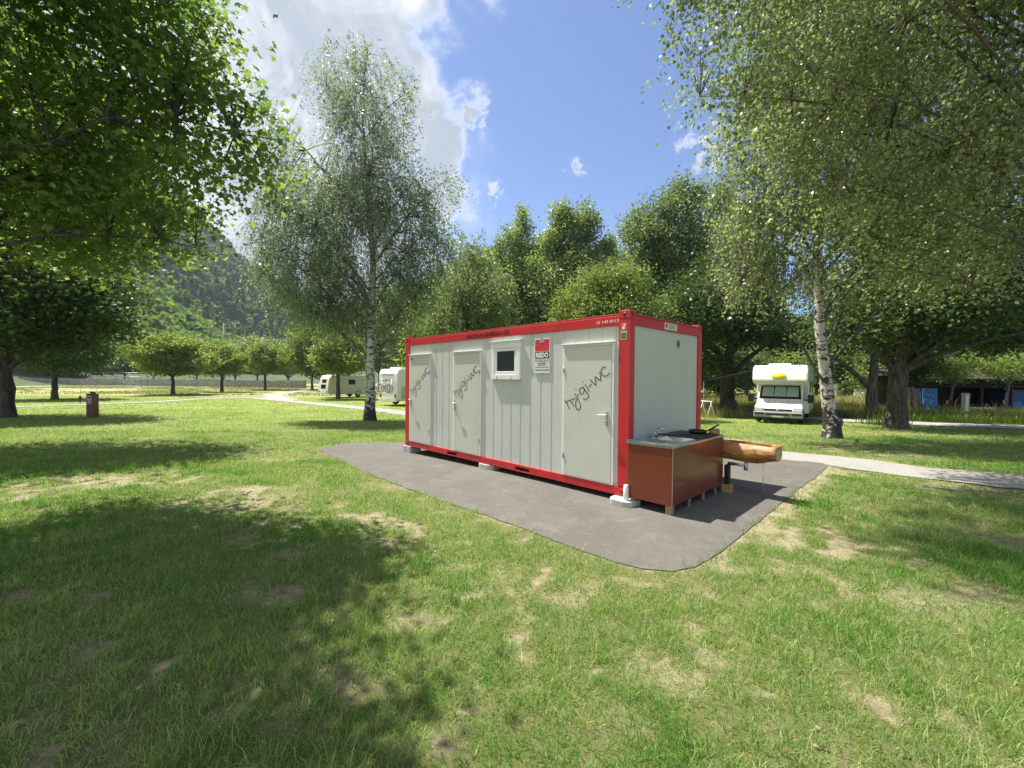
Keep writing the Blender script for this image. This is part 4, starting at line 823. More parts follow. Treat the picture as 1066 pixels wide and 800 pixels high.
thin(1047, 431, [(1050, 386, 1.4, 1.2, .6), (1030, 380, 1, 1, .5), (1066, 375, 1.2, 1, .6)], [(0, 0, 0, .10), (.05, 0, 1.0, .085), (.2, 0, 2.4, .05)], 62, 'pale leaved young tree in front of the dark blue container', M['parktree'])

# ------------------------------------------------------------------ forested hill
rg = np.random.RandomState(21)
th_t = np.array([-75, -60, -52, -45, -40.5, -36.5, -34.5, -33.2, -30, -25, -15, 0, 15, 25, 33, 40, 60, 75.0])
el_t = 0.82 * np.array([.75, .78, .72, .60, .46, .355, .315, .280, .235, .17, .11, .09, .10, .12, .125, .13, .14, .14])
ts_t = np.array([-75, -60, -50, -44, -41.0, -38, -35, -30, -25, -10.0, 75]); es_t = np.array([.42, .38, .30, .245, .210, .16, .11, .06, .03, .0, .0])
def hill_h(x, y):
    r_ = np.hypot(x, y); th = np.degrees(np.arctan2(x, y)); rn = fbm(x, y, .012, 5)
    e1 = np.interp(th, th_t, el_t) * 760 * sstep(190, 800, r_ + (rn - .5) * 60)
    e2 = np.interp(th, ts_t, es_t) * 330 * sstep(135, 340, r_ + (rn - .5) * 40) * (1 - .4 * sstep(360, 500, r_))
    return np.maximum(e1, e2) + (rn - .5) * 26 * sstep(170, 300, r_) - 0.8
na, nr_ = 220, 60; A_ = np.radians(np.linspace(-80, 80, na)); Rr_ = np.concatenate([np.linspace(128, 420, 34), np.linspace(440, 1100, 26)])
TA, TR = np.meshgrid(A_, Rr_); hx = (TR * np.sin(TA)).ravel(); hy = (TR * np.cos(TA)).ravel(); hz = hill_h(hx, hy)
ii = np.arange(na * nr_).reshape(nr_, na); FQ = np.stack([ii[:-1, :-1], ii[:-1, 1:], ii[1:, 1:], ii[1:, :-1]], -1).reshape(-1, 4)
hm = principled('hill_ground', (0.05, 0.075, 0.025), 0.95, var=0.3, scale=0.05)
tag(link('hill', np_mesh('hill', np.stack([hx, hy, hz], 1), FQ[:, ::-1], hm, smooth=True)), kind='structure')
n = 7800
th = np.radians(np.concatenate([rg.uniform(-58, -27, n - 900), rg.uniform(18, 52, 900)])); rr = np.sqrt(rg.uniform(135 ** 2, 760 ** 2, n)); rr[:2600] = rg.uniform(135, 400, 2600)
x = rr * np.sin(th); y = rr * np.cos(th); z = hill_h(x, y); k_ = z > 3; x, y, z, rr = x[k_], y[k_], z[k_], rr[k_]; n = len(x)
con = (rg.rand(n) < 0.40) & (rr > 300); sz = rg.uniform(2.6, 5.2, n) * np.where(rr > 400, 1.2, 0.85)
per = 64
v = rg.normal(0, 1, (n, per, 3)); v /= np.linalg.norm(v, axis=2)[:, :, None]; v[:, :, 2] = np.abs(v[:, :, 2]) * 1.15 - 0.25; v *= rg.uniform(0.72, 1.05, (n, per, 1))
hgt = np.clip((v[:, :, 2] + .25) / 1.2, 0, 1)
cone = np.stack([v[:, :, 0] * (1.05 - hgt) * .62, v[:, :, 1] * (1.05 - hgt) * .62, hgt * 3.0 - .3], 2)
P_ = np.where(con[:, None, None], cone, v) * sz[:, None, None] + np.stack([x, y, z + sz * .35], 1)[:, None, :]
P_ = P_.reshape(-1, 3); ss = np.repeat(sz, per) * 0.46
nd = v.reshape(-1, 3) + rg.normal(0, .55, (len(P_), 3)); nd /= np.linalg.norm(nd, axis=1)[:, None]
d1 = np.cross(nd, rg.normal(0, 1, (len(P_), 3))); d1 /= np.linalg.norm(d1, axis=1)[:, None]; d2 = np.cross(nd, d1)
d1 *= (ss * rg.uniform(.5, 1.1, len(P_)))[:, None]; d2 *= (ss * rg.uniform(.35, .8, len(P_)))[:, None]
V = np.stack([P_ - d1, P_ - d2, P_ + d1, P_ + d2], 1).reshape(-1, 3)
bt = np.where(con, rg.uniform(0, .22, n), rg.uniform(.08, .70, n)) + np.where(rr < 330, .25, 0)
T_ = np.clip(np.repeat(bt, per) + rg.normal(0, .08, n * per), 0, 1)
tag(link('hill_forest', np_mesh('hill_forest', V, np.arange(len(V)).reshape(-1, 4), M['forest'], np.repeat(T_, 4))), 'dense mixed forest covering the steep hillside in the distance', 'forest', kind='stuff')
# ------------------------------------------------------------------ the red and white sanitary container
BZ = 0.104
con = empty('toilet_container', 'white sanitary container in a red steel frame with three lettered doors', 'container', cw(0, 0, BZ), CROT)
LX, LY, LZ = 6.058, 2.438, 2.591
X0, X1, Y1 = -LX, 0.0, LY
m = MB()
pw, pd = 0.178, 0.135
for xa in (X0, X1 - pw):                                    # corner posts: folded profile with a small return
    for ya, yb in ((0.0, pd), (Y1 - pd, Y1)): m.box(xa, xa + pw, ya, yb, 0.118, LZ - 0.118, 0.008)
for ya in (0.004, Y1 - 0.104): m.box(X0 + 0.17, X1 - 0.17, ya, ya + 0.10, 2.385, 2.525, 0.008)          # long top rails
for xa in (X0 + 0.004, X1 - 0.104): m.box(xa, xa + 0.10, 0.125, Y1 - 0.125, 2.385, 2.525, 0.008)
for ya in (0.012, Y1 - 0.10): m.box(X0 + 0.17, X1 - 0.17, ya, ya + 0.085, 2.531, 2.552, 0.004)           # upper flange with a shadow gap below
for xa in (X0 + 0.012, X1 - 0.097): m.box(xa, xa + 0.085, 0.125, Y1 - 0.125, 2.531, 2.552, 0.004)
# bottom rail of the front with two fork pockets left open
segs = [(X0 + 0.17, -4.31), (-3.98, -2.245), (-1.905, X1 - 0.17)]
for a_, b_ in segs: m.box(a_, b_, 0.004, 0.10, -0.012, 0.112, 0.006)
for a_, b_ in ((-4.33, -3.96), (-2.265, -1.885)):
    m.box(a_, b_, 0.0055, 0.10, 0.072, 0.1105, 0.003); m.box(a_, b_, 0.0055, 0.10, -0.0105, 0.008, 0.003)
m.box(X0 + 0.17, X1 - 0.17, Y1 - 0.10, Y1 - 0.004, -0.012, 0.112, 0.006)
for xa in (X0 + 0.004, X1 - 0.10): m.box(xa, xa + 0.096, 0.125, Y1 - 0.125, -0.012, 0.112, 0.006)
frame = m.build('frame', M['red'], con)
def casting(x, y, z, hx, hy):
    m = MB(); s = 0.118; w_ = pw - 0.004
    m.box(x, x + w_, y, y + pd, z, z + s, 0.010)
    o = m.build('corner_casting', M['red'], frame)
    h = MB()                                                # dark slots in the outer faces, one mesh each
    fy = y - 0.0015 if hy < 0 else y + pd + 0.0015
    h.lathe([(0.0, -0.0012), (0.024, -0.0012), (0.024, 0.0012), (0.0, 0.0012)], 16, Matrix.Translation((x + w_ * 0.5, fy, z + s * 0.5)) @ Matrix.Rotation(R(90), 4, 'X') @ Matrix.Diagonal((0.85, 1.25, 1, 1)))
    h.build('lashing_hole', M['black'], frame); h = MB()
    fx = x - 0.0015 if hx < 0 else x + w_ + 0.0015
    h.lathe([(0.0, -0.0012), (0.024, -0.0012), (0.024, 0.0012), (0.0, 0.0012)], 16, Matrix.Translation((fx, y + pd * 0.5, z + s * 0.5)) @ Matrix.Rotation(R(90), 4, 'Y') @ Matrix.Diagonal((1.25, .8, 1, 1)))
    h.build('lashing_hole', M['black'], frame)
for x, hx in ((X0 + 0.002, -1), (X1 - pw + 0.002, 1)):
    for y, hy in ((-0.003, -1), (Y1 - pd + 0.003, 1)):
        for z in (-0.014, LZ - 0.118): casting(x, y, z, hx, hy)
for z in (1.83, 0.56):
    m = MB(); m.box(X0 - 0.055, X0 + 0.001, 0.02, 0.06, z, z + 0.022, 0.004); m.build('hinge_lug', M['grey_metal'], frame)
# floor tray, roof sheet, far walls
m = MB(); m.box(X0 + 0.09, X1 - 0.09, 0.09, Y1 - 0.09, 0.004, 0.10); m.build('floor_tray', M['black'], con)
m = MB(); m.box(X0 + 0.08, X1 - 0.08, 0.08, Y1 - 0.08, 2.44, 2.528, 0.01); m.build('roof_sheet', M['grey_metal'], con)
def wall_profile(a, b, y, grooves, out, thick=0.045, gw=0.012, gd=0.013, rib=0.0):
    """cross-section of a lined sheet wall, outer face towards -out"""
    pts = [(a, y)]
    for g in grooves:
        if a + 0.03 < g < b - 0.03: pts += [(g - gw * 1.6, y), (g - gw * 0.5, y + out * gd), (g + gw * 0.5, y + out * gd), (g + gw * 1.1, y - out * rib)]
    pts += [(b, y), (b, y + out * thick), (a, y + out * thick)]
    return pts
gr = sorted([-1.426 - 0.238 * k for k in range(-6, 20)])
wy = 0.026
m = MB(); m.prism(wall_profile(X0 + 0.17, X1 - 0.17, wy, gr, 1), 0.105, 2.39, 'Z'); m.build('front_wall', M['wall'], con)
m = MB(); m.prism(wall_profile(X0 + 0.17, X1 - 0.17, Y1 - wy, gr, -1), 0.105, 2.39, 'Z'); m.build('back_wall', M['wall'], con)
gs = [0.13 + 0.1425 * k for k in range(1, 16)]
def side_pts(x, out):
    return [(q[1], q[0]) for q in wall_profile(0.13, Y1 - 0.13, x, gs, out, gw=0.004, gd=0.0035)]
m = MB(); m.prism(side_pts(X1 - 0.030, -1), 0.105, 2.39, 'Z'); side = m.build('side_wall', M['side'], con)
m = MB(); m.prism(side_pts(X0 + 0.030, 1), 0.105, 2.39, 'Z'); m.build('side_wall', M['wall'], con)
m = MB(); m.lathe([(0.0, 0.012), (0.03, 0.012), (0.052, 0.006), (0.066, 0.0), (0.0, 0.0)], 24, Matrix.Translation((X1 - 0.028, 1.553, 2.21)) @ Matrix.Rotation(R(90), 4, 'Y'))
vent = m.build('vent', principled('olive_vent', (0.20, 0.20, 0.10), 0.5), con)
m = MB()
for k in range(-3, 4): m.box(X1 - 0.0165, X1 - 0.0145, 1.553 - .035, 1.553 + .035, 2.21 + k * .010 - .002, 2.21 + k * .010 + .002)
m.build('louvre', M['black'], vent)
m = MB(); m.box(X1 - 0.003, X1 + 0.003, 1.01, 1.44, 2.402, 2.512, 0.002); pl = m.build('maker_plate', M['plate'], frame)
m = MB(); m.box(X1 + 0.0035, X1 + 0.0045, 1.035, 1.10, 2.43, 2.49); m.build('maker_mark', M['label_red'], frame)
m = MB()
for k in range(4): m.box(X1 + 0.0035, X1 + 0.0045, 1.15, 1.15 + (0.24, 0.19, 0.22, 0.15)[k], 2.488 - k * .02, 2.493 - k * .02)
m.build('plate_text', M['ink'], frame)

# doors
ST = {'h': [[(88, 530), (120, 580), (152, 638)], [(112, 574), (128, 546), (150, 535), (172, 552), (200, 605)]],
      'y': [[(170, 512), (188, 530), (212, 513), (216, 500)], [(212, 455), (245, 510), (275, 580), (280, 625), (258, 650), (235, 635), (222, 600), (226, 555), (248, 505)], [(223, 401), (226, 407)]],
      'g': [[(310, 385), (280, 393), (267, 428), (285, 462), (313, 450), (325, 410), (310, 385)], [(310, 378), (345, 430), (375, 478), (372, 505), (342, 525), (313, 518)]],
      'i': [[(335, 350), (385, 432)], [(312, 317), (315, 323)]], '-': [[(380, 378), (410, 345)]],
      'w': [[(395, 292), (465, 350), (455, 258), (520, 300), (510, 200)]], 'c': [[(582, 142), (550, 147), (527, 180), (532, 222), (562, 248), (600, 243), (630, 208)]], 's': [[(242, 468), (252, 474), (262, 470)]]}
def front_xz(px, py):
    d = ray(px, py); n = Vector((BX.x, BX.y)); t_ = C0.dot(n) / Vector((d.x, d.y)).dot(n); p_ = Vector((d.x, d.y)) * t_
    return -(p_ - C0).dot(AX), d.z * t_ + EYE - BZ
def lettering(dx, dz, y, parent):
    m = MB()
    for st in ST.values():
        for line in st:
            pts = []
            for q in line:
                x_, z_ = front_xz(580 + q[0] / 11.43, 370 + q[1] / 11.43); pts.append(Vector((x_ + dx, y, z_ + dz)))
            # rounded pen strokes, flat on the door
            P_ = [pts[0]]
            for i in range(len(pts) - 1):
                p0 = pts[max(i - 1, 0)]; p1 = pts[i]; p2 = pts[i + 1]; p3 = pts[min(i + 2, len(pts) - 1)]
                for k in range(1, 7):
                    t_ = k / 6; P_.append(0.5 * ((2 * p1) + (p2 - p0) * t_ + (2 * p0 - 5 * p1 + 4 * p2 - p3) * t_ * t_ + (3 * p1 - p0 - 3 * p2 + p3) * t_ ** 3))
            hw = 0.0072
            for i in range(len(P_) - 1):
                d = (P_[i + 1] - P_[i])
                if d.length < 1e-6: continue
                d.normalize(); nn = Vector((-d.z, 0, d.x)) * hw; e = d * hw * 0.6
                m.face([P_[i] - e - nn + Vector((0, -0.00002 * i, 0)), P_[i + 1] + e - nn + Vector((0, -0.00002 * i, 0)), P_[i + 1] + e + nn + Vector((0, -0.00002 * i, 0)), P_[i] - e + nn + Vector((0, -0.00002 * i, 0))])
    return m.build('lettering', M['pen'], parent)
def door(x0, x1, hand, dx, dz):
    fy = -0.004                                             # leaf face
    m = MB(); m.box(x0 + 0.036, x1 - 0.036, fy, wy + 0.02, 0.125, 2.118, 0.004)
    d = m.build('door', M['door'], con)
    m = MB()
    for a_, b_ in ((x0, x0 + 0.033), (x1 - 0.033, x1)): m.box(a_, b_, fy + 0.004, wy + 0.02, 0.112, 2.150, 0.003)
    m.box(x0 + 0.033, x1 - 0.033, fy + 0.004, wy + 0.02, 2.122, 2.150, 0.003); m.box(x0 + 0.033, x1 - 0.033, fy + 0.002, wy + 0.02, 0.1125, 0.122)
    m.build('door_frame', M['trim'], d)
    m = MB(); m.box(x0 - 0.012, x1 + 0.012, fy - 0.026, wy + 0.01, 2.152, 2.168, 0.003); m.build('drip_cap', M['trim'], d)
    hx = x1 - 0.105 if hand > 0 else x0 + 0.075; z = 1.11
    m = MB(); m.box(hx - 0.019, hx + 0.019, fy - 0.012, fy - 0.0005, z - 0.155, z + 0.055, 0.006); m.lathe([(0, 0), (0.011, 0), (0.011, 0.005), (0, 0.005)], 12, Matrix.Translation((hx, fy - 0.012, z - 0.085)) @ Matrix.Rotation(R(90), 4, 'X'))
    m.build('handle_plate', M['grey_metal'], d)
    m = MB(); m.tube([(hx, fy - 0.010, z), (hx, fy - 0.052, z), (hx - hand * 0.012, fy - 0.060, z), (hx - hand * 0.125, fy - 0.058, z - 0.003)], [0.010, 0.010, 0.010, 0.008], 10); m.build('handle', M['trim'], d)
    for z_ in (1.72, 0.38):
        m = MB(); xx_ = x0 + 0.030 if hand > 0 else x1 - 0.030; m.tube([(xx_, fy - 0.006, z_), (xx_, fy - 0.006, z_ + 0.095)], 0.008, 8); m.build('hinge', M['grey_metal'], d)
    lettering(dx, dz, fy - 0.0022, d)
    return d
door(-1.185, -0.252, 1, 0, 0)
door(-4.113, -3.215, -1, -2.945, 0.06)
d1 = door(-5.872, -4.970, -1, -4.70, 0.045)
me, wd = text_mesh('902', 0.085, M['ink'], 0.0006, 0.0); o = link('door_number', me, None, d1); o.matrix_local = Matrix.Translation((-5.81, -0.0055, 2.03)) @ Matrix.Rotation(R(90), 4, 'X')

# window
def ring(m, x0, x1, z0, z1, wd, y0, y1, bev=0.004):
    m.box(x0, x1, y0, y1, z0, z0 + wd, bev); m.box(x0, x1, y0, y1, z1 - wd, z1, bev)
    m.box(x0, x0 + wd, y0 + 0.0005, y1, z0 + wd, z1 - wd, bev); m.box(x1 - wd, x1, y0 + 0.0005, y1, z0 + wd, z1 - wd, bev)
m = MB(); ring(m, -2.885, -2.128, 1.607, 2.262, 0.088, -0.020, wy + 0.01); win = m.build('window', M['trim'], con)
m = MB(); ring(m, -2.796, -2.217, 1.696, 2.173, 0.056, -0.012, wy + 0.01, 0.006); m.build('window_sash', M['trim'], win)
m = MB(); m.box(-2.742, -2.271, 0.006, 0.012, 1.750, 2.119); m.build('pane', M['glass_dark'], win)
m = MB(); m.box(-2.905, -2.108, -0.040, wy + 0.01, 2.292, 2.306, 0.003); m.box(-2.885, -2.128, -0.016, wy + 0.01, 2.2635, 2.2915); m.build('drip_cap', M['trim'], win)
for x in (-2.73, -2.36):
    m = MB(); m.box(x, x + 0.022, -0.027, -0.019, 1.628, 1.662, 0.003); m.build('latch', M['grey_metal'], win)
# company board
m = MB(); m.box(-1.803, -1.465, wy - 0.016, wy - 0.002, 1.714, 2.292, 0.003); sg = m.build('sign_board', M['label_grey'], con)
ys = wy - 0.0175
m = MB(); m.prism([(-1.788, 2.278), (-1.680, 2.278), (-1.680, 2.225), (-1.590, 2.225), (-1.590, 2.278), (-1.480, 2.278), (-1.480, 2.085), (-1.788, 2.085)], ys, ys + 0.001, 'Y'); m.build('red_field', M['label_red'], sg)
m = MB(); m.box(-1.790, -1.478, ys, ys + 0.001, 1.962, 2.072); m.build('black_field', M['ink'], sg)
m = MB(); m.box(-1.664, -1.606, ys - 0.006, ys + 0.001, 2.236, 2.300, 0.002); m.build('hanging_clip', M['grey_metal'], sg)
def put_text(body, size, mat, x, z, y, parent, nm='lettering', width=None, bold=0.0, depth=0.0006):
    me, wd = text_mesh(body, size, mat, depth, bold); o = link(nm, me, None, parent); sx = 1.0 if width is None else width / wd
    o.matrix_local = Matrix.Translation((x, y, z)) @ Matrix.Rotation(R(90), 4, 'X') @ Matrix.Diagonal((sx, 1, 1, 1)); return o
put_text('RIEDO', 0.108, M['trim'], -1.772, 1.980, ys - 0.0012, sg, 'lettering', 0.276, 0.005)
put_text('MOBILBAU', 0.062, M['grey_metal'], -1.782, 1.905, ys - 0.0006, sg, 'lettering', 0.296, 0.0)
m = MB()
rs = random.Random(4)
for z, a_, b_, h in ((1.872, -1.72, -1.55, .010), (1.846, -1.735, -1.53, .010), (1.812, -1.78, -1.49, .009), (1.762, -1.785, -1.48, .015)):
    x = a_
    while x < b_:
        w_ = rs.uniform(.012, .034); m.box(x, min(x + w_, b_), ys + .0004, ys + .001, z, z + h); x += w_ + .006
m.build('small_print', M['ink'], sg)
# writing on the rails and stickers on the post
put_text('riedomobilbau.ch', 0.125, principled('dark_red_print', (0.045, 0.003, 0.005), 0.5), -3.66, 2.418, -0.0002, frame, 'lettering', 1.24, 0.002)
put_text('15 143 0113', 0.062, M['trim'], -0.55, 2.432, -0.0002, frame, 'serial_number', 0.37, 0.0)
m = MB(); m.box(-0.145, -0.050, -0.0022, -0.0005, 2.305, 2.415); st = m.build('sticker', principled('pink_label', (0.62, 0.10, 0.11), 0.5), frame)
m = MB(); m.box(-0.118, -0.082, -0.0034, -0.0024, 2.325, 2.365); m.box(-0.10, -0.072, -0.0034, -0.0024, 2.375, 2.398); m.build('sticker_print', M['trim'], frame)
m = MB(); m.box(-0.145, -0.050, -0.0022, -0.0005, 2.178, 2.296); m.build('sticker', M['plate'], frame)
m = MB(); m.box(-0.138, -0.057, -0.0034, -0.0024, 2.190, 2.278); m.build('sticker_print', M['green'], frame)

# concrete footing blocks (each its own thing)
def block(x, y, sx, sy, label, rnd, rz=0):
    c = cw(x, y); zg = float(gz(c.y)); h = BZ - 0.016 - zg
    m = MB(); n = 28
    if rnd:
        poly = [((sx * .5) * math.copysign(abs(math.cos(t)) ** .62, math.cos(t)), (sy * .5) * math.copysign(abs(math.sin(t)) ** .62, math.sin(t))) for t in [2 * PI * k / n for k in range(n)]]
    else: poly = [(-sx / 2, -sy / 2), (sx / 2, -sy / 2), (sx / 2, sy / 2), (-sx / 2, sy / 2)]
    m.prism(poly, -0.02, h, 'Z', 0.012)
    o = m.build('concrete_block', M['concrete'], None); o.location = (c.x, c.y, zg); o.rotation_euler = (0, 0, CROT + rz)
    tag(o, label, 'concrete block', 'concrete blocks carrying the container')
block(-0.035, -0.02, 0.37, 0.37, 'rounded concrete block under the near corner post of the container', True)
block(-3.09, 0.15, 0.44, 0.34, 'concrete block under the middle of the container front', True)
block(-5.96, 0.13, 0.34, 0.30, 'pale concrete block under the far left corner post', False)
block(-0.10, 2.30, 0.40, 0.38, 'concrete block under the back corner beside the kitchen', True)
block(-3.09, 2.28, 0.44, 0.34, 'concrete block under the middle of the container back', True)
c = cw(0.035, -0.118)
m = MB(); m.lathe([(0, 0), (.034, 0), (.036, .004), (.036, .165), (.033, .172), (.030, .176), (.030, .205), (.027, .209), (0, .209)], 20)
tb = m.build('plastic_tube', M['trim'], None); tb.location = (c.x, c.y, BZ - 0.016); tag(tb, 'white capped plastic tube standing on the near corner concrete block', 'tube')

# ------------------------------------------------------------------ outdoor kitchen against the end wall
kit = empty('kitchen_unit', 'russet outdoor kitchen block with steel sink top against the container end', 'kitchen unit', cw(0, 0, 0), CROT)
kx0, kx1, ky0, ky1, kz0, kz1 = 0.035, 0.662, -0.075, 1.640, 0.128, 0.858
m = MB(); m.box(kx1 - 0.018, kx1, ky0, ky1, kz0, kz1, 0.002); m.build('front_panel', M['cabinet'], kit)
m = MB(); m.box(kx0, kx1 - 0.0185, ky0, ky0 + 0.018, kz0, kz1, 0.002); m.build('side_panel', M['cabinet'], kit)
m = MB(); m.box(kx0, kx1 - 0.0185, ky1 - 0.018, ky1, kz0, kz1, 0.002); m.build('side_panel', M['cabinet'], kit)
m = MB(); m.box(kx0, kx0 + 0.015, ky0 + 0.019, ky1 - 0.019, kz0, kz1); m.build('back_panel', M['cabinet'], kit)
m = MB(); m.box(kx0 + 0.016, kx1 - 0.019, ky0 + 0.019, ky1 - 0.019, kz0, kz0 + 0.016); m.build('base_panel', M['darkwood'], kit)
m = MB(); m.box(kx1 - 0.004, kx1 + 0.003, ky0 - 0.003, ky0 + 0.004, kz0, kz1, 0.001); m.build('edge_strip', M['grey_metal'], kit)
# steel top with rolled rim; a sunk basin and a ribbed drainer
tz = 0.888; bx0, bx1, by0, by1 = 0.14, 0.56, 0.42, 0.84
m = MB(); e = 0.012
tx0, tx1, ty0, ty1 = 0.016, kx1 + e, ky0 - e, ky1 + 0.004
m.box(tx0, tx1, ty0, by0, kz1 + .001, tz, 0.004); m.box(tx0, tx1, by1, ty1, kz1 + .001, tz, 0.004)
m.box(tx0, bx0, by0 + .0005, by1 - .0005, kz1 + .001, tz - .0004, 0); m.box(bx1, tx1, by0 + .0005, by1 - .0005, kz1 + .001, tz - .0004, 0.002)
m.box(0.014, 0.030, ty0 + .002, ty1 - .002, tz + .0005, tz + 0.020, 0.003)
top = m.build('worktop', M['metal'], kit)
m = MB(); bd = 0.16
bm_in = bmesh.new(); zt, zb = tz - .002, tz - bd; g_ = 0.03
A = [bm_in.verts.new(q) for q in ((bx0, by0, zt), (bx1, by0, zt), (bx1, by1, zt), (bx0, by1, zt))]; B = [bm_in.verts.new(q) for q in ((bx0 + g_, by0 + g_, zb), (bx1 - g_, by0 + g_, zb), (bx1 - g_, by1 - g_, zb), (bx0 + g_, by1 - g_, zb))]
for i in range(4): bm_in.faces.new((A[i], A[(i + 1) % 4], B[(i + 1) % 4], B[i]))
bm_in.faces.new(B); m.join(bm_in); m.build('sink_basin', M['metal'], kit)
m = MB()
for k in range(7): m.box(0.16, 0.54, ty0 + 0.07 + k * 0.052, ty0 + 0.080 + k * 0.052, tz + .0004, tz + .004, 0.0015)
m.build('drainer_ribs', M['metal'], kit)
m = MB(); m.tube([(0.09, 0.63, tz), (0.09, 0.63, tz + 0.10), (0.10, 0.63, tz + 0.128), (0.13, 0.63, tz + 0.135), (0.19, 0.63, tz + 0.120), (0.20, 0.63, tz + 0.10)], [0.014, 0.011, 0.010, 0.010, 0.009, 0.010], 10)
m.tube([(0.09, 0.575, tz + 0.045), (0.09, 0.685, tz + 0.045)], 0.012, 10)
tap = m.build('tap', M['metal'], kit)
for y in (0.57, 0.69):
    m = MB(); m.tube([(0.09, y, tz + 0.04), (0.09, y, tz + 0.075)], [0.016, 0.012], 10); m.tube([(0.07, y, tz + 0.078), (0.11, y, tz + 0.078)], 0.006, 8); m.build('tap_handle', M['metal'], tap)
m = MB(); m.box(0.045, 0.60, 0.875, 1.585, tz + .0006, tz + 0.016, 0.005); gr_ = m.build('griddle', M['black'], kit)
for y in (1.05, 1.41):
    m = MB(); m.lathe([(0, 0), (.085, 0), (.09, .003), (.085, .006), (0, .006)], 24, Matrix.Translation((0.33, y, tz + 0.0165))); m.build('hotplate', M['rubber'], kit)
for x, y, w_, mt, zt in ((0.607, -0.022, 0.082, M['wood_foot'], kz0), (0.632, 0.50, 0.032, M['grey_metal'], kz0), (0.632, 0.965, 0.036, M['grey_metal'], kz0), (0.632, 1.42, 0.032, M['grey_metal'], kz0), (0.10, -0.02, 0.06, M['wood_foot'], kz0), (0.10, 1.55, 0.05, M['grey_metal'], kz0), (0.10, 0.75, 0.05, M['grey_metal'], kz0)):
    m = MB(); m.box(x - w_ / 2, x + w_ / 2, y - w_ / 2, y + w_ / 2, 0.0, zt, 0.003); o = m.build('leg', mt, kit)
m = MB(); m.lathe([(0, 0), (.112, 0), (.125, .008), (.138, .038), (.134, .039), (.120, .010), (0, .006)], 28); pan = m.build('frying_pan', M['black'], None)
c = cw(0.36, 1.42, tz + 0.023); pan.location = c; pan.rotation_euler = (0, 0, CROT); tag(pan, 'black frying pan with raised handle at the back of the kitchen top', 'pan')
m = MB(); m.tube([(0.125, 0.0, 0.028), (0.20, 0.0, 0.075), (0.31, 0.0, 0.150)], [0.010, 0.012, 0.013], 8); m.build('handle', M['rubber'], pan)

# ------------------------------------------------------------------ hollowed log trough on its post behind the kitchen
lm = bpy.data.materials.new('peeled_log'); lm.use_nodes = True; t = NT(lm.node_tree); p = t.n['Principled BSDF']; P_ = t.obj()
gn = t.noise(t.vmath('MULTIPLY', P_, (1.5, 9, 9)), 3.0, 6, 0.65, 0.8); kn = t.noise(P_, 5.5, 4, 0.6, 0.4)
c = t.mix(t.ramp(gn, 0.35, 0.65), (0.21, 0.085, 0.014), (0.42, 0.205, 0.050)); c = t.mix(t.ramp(kn, 0.54, 0.66, 0, 0.85), c, (0.10, 0.035, 0.010))
t.put(p.inputs['Base Color'], c); p.inputs['Roughness'].default_value = 0.42; p.inputs['Coat Weight'].default_value = 0.25
b = t.new('ShaderNodeBump'); b.inputs['Strength'].default_value = 0.5; b.inputs['Distance'].default_value = 0.02; t.put(b.inputs['Height'], gn); t.put(p.inputs['Normal'], b.outputs[0])
tro = empty('log_trough', 'orange wooden log trough on a post jutting out behind the kitchen block', 'trough', cw(0.62, 1.80, 0), CROT)
xs_ = [-0.42, -0.40, -0.20, 0.0, 0.06, 0.12, 0.24, 0.36, 0.48, 0.56, 0.60, 0.64, 0.69, 0.735, 0.75]
bmT = bmesh.new(); rings = []
for i, x in enumerate(xs_):
    lift = 0.055 * float(sstep(0.45, 0.75, x)); wob = 0.010 * math.sin(9 * x + 1)
    ry = 0.165 + wob; zt = 0.775 + 0.004 * math.sin(7 * x); zb = 0.492 + lift + wob; zc = 0.665
    d = 0.13 * float(sstep(0.03, 0.14, x) * sstep(0.66, 0.58, x)); shr = 0.965 if i in (0, len(xs_) - 1) else 1.0
    pts = []
    for k in range(17):
        a_ = PI * k / 16; pts.append((-ry * shr * math.cos(a_) * (1.0 if 0 < k < 16 else .93), (zc - (zc - zb) * math.sin(a_) ** 0.62 * shr) if 0 < k < 16 else zt * (1 if shr == 1 else .992)))
    for k in range(9):
        a_ = PI * k / 8; iy = ry - 0.042; pts.append((iy * math.cos(a_), zt - 0.0005 - d * math.sin(a_) ** 0.6))
    rings.append([bmT.verts.new((x, y, z)) for y, z in pts])
for i in range(len(rings) - 1):
    n_ = len(rings[i])
    for k in range(n_):
        f = bmT.faces.new((rings[i][k], rings[i + 1][k], rings[i + 1][(k + 1) % n_], rings[i][(k + 1) % n_])); f.smooth = k < 16
bmT.faces.new(rings[0]); bmT.faces.new(rings[-1][::-1]); bmesh.ops.recalc_face_normals(bmT, faces=bmT.faces[:])
me = bpy.data.meshes.new('log'); bmT.to_mesh(me); bmT.free(); link('log', me, lm, tro)
m = MB(); m.lathe([(0, 0.0), (.085, 0.0), (.085, .60), (.080, .93), (.07, .945), (0, .945)], 18, Matrix.Translation((-0.16, 0.02, 0))); m.build('post', lm, tro)
m = MB(); m.box(0.03, 0.16, -0.19, -0.06, 0, 0.13, 0.006); m.build('foot_block', M['wood_foot'], tro)
m = MB(); m.tube([(0.585, -0.13, 0.0), (0.585, -0.13, 0.52)], 0.0065, 8); m.build('prop_rod', M['grey_metal'], tro)
m = MB(); m.box(0.055, 0.135, -0.16, -0.09, 0.131, 0.43, 0.015); m.tube([(0.10, -0.125, 0.40), (0.12, -0.125, 0.452), (0.20, -0.125, 0.456)], [.028, .028, .024], 12); m.build('drain_hose', M['black'], tro)
m = MB(); m.tube([(0.20, -0.125, 0.456), (0.335, -0.125, 0.450)], 0.019, 12); m.tube([(0.352, -0.125, 0.385), (0.352, -0.125, 0.50)], [0.028, 0.026], 14); m.build('drain_fitting', M['grey_metal'], tro)
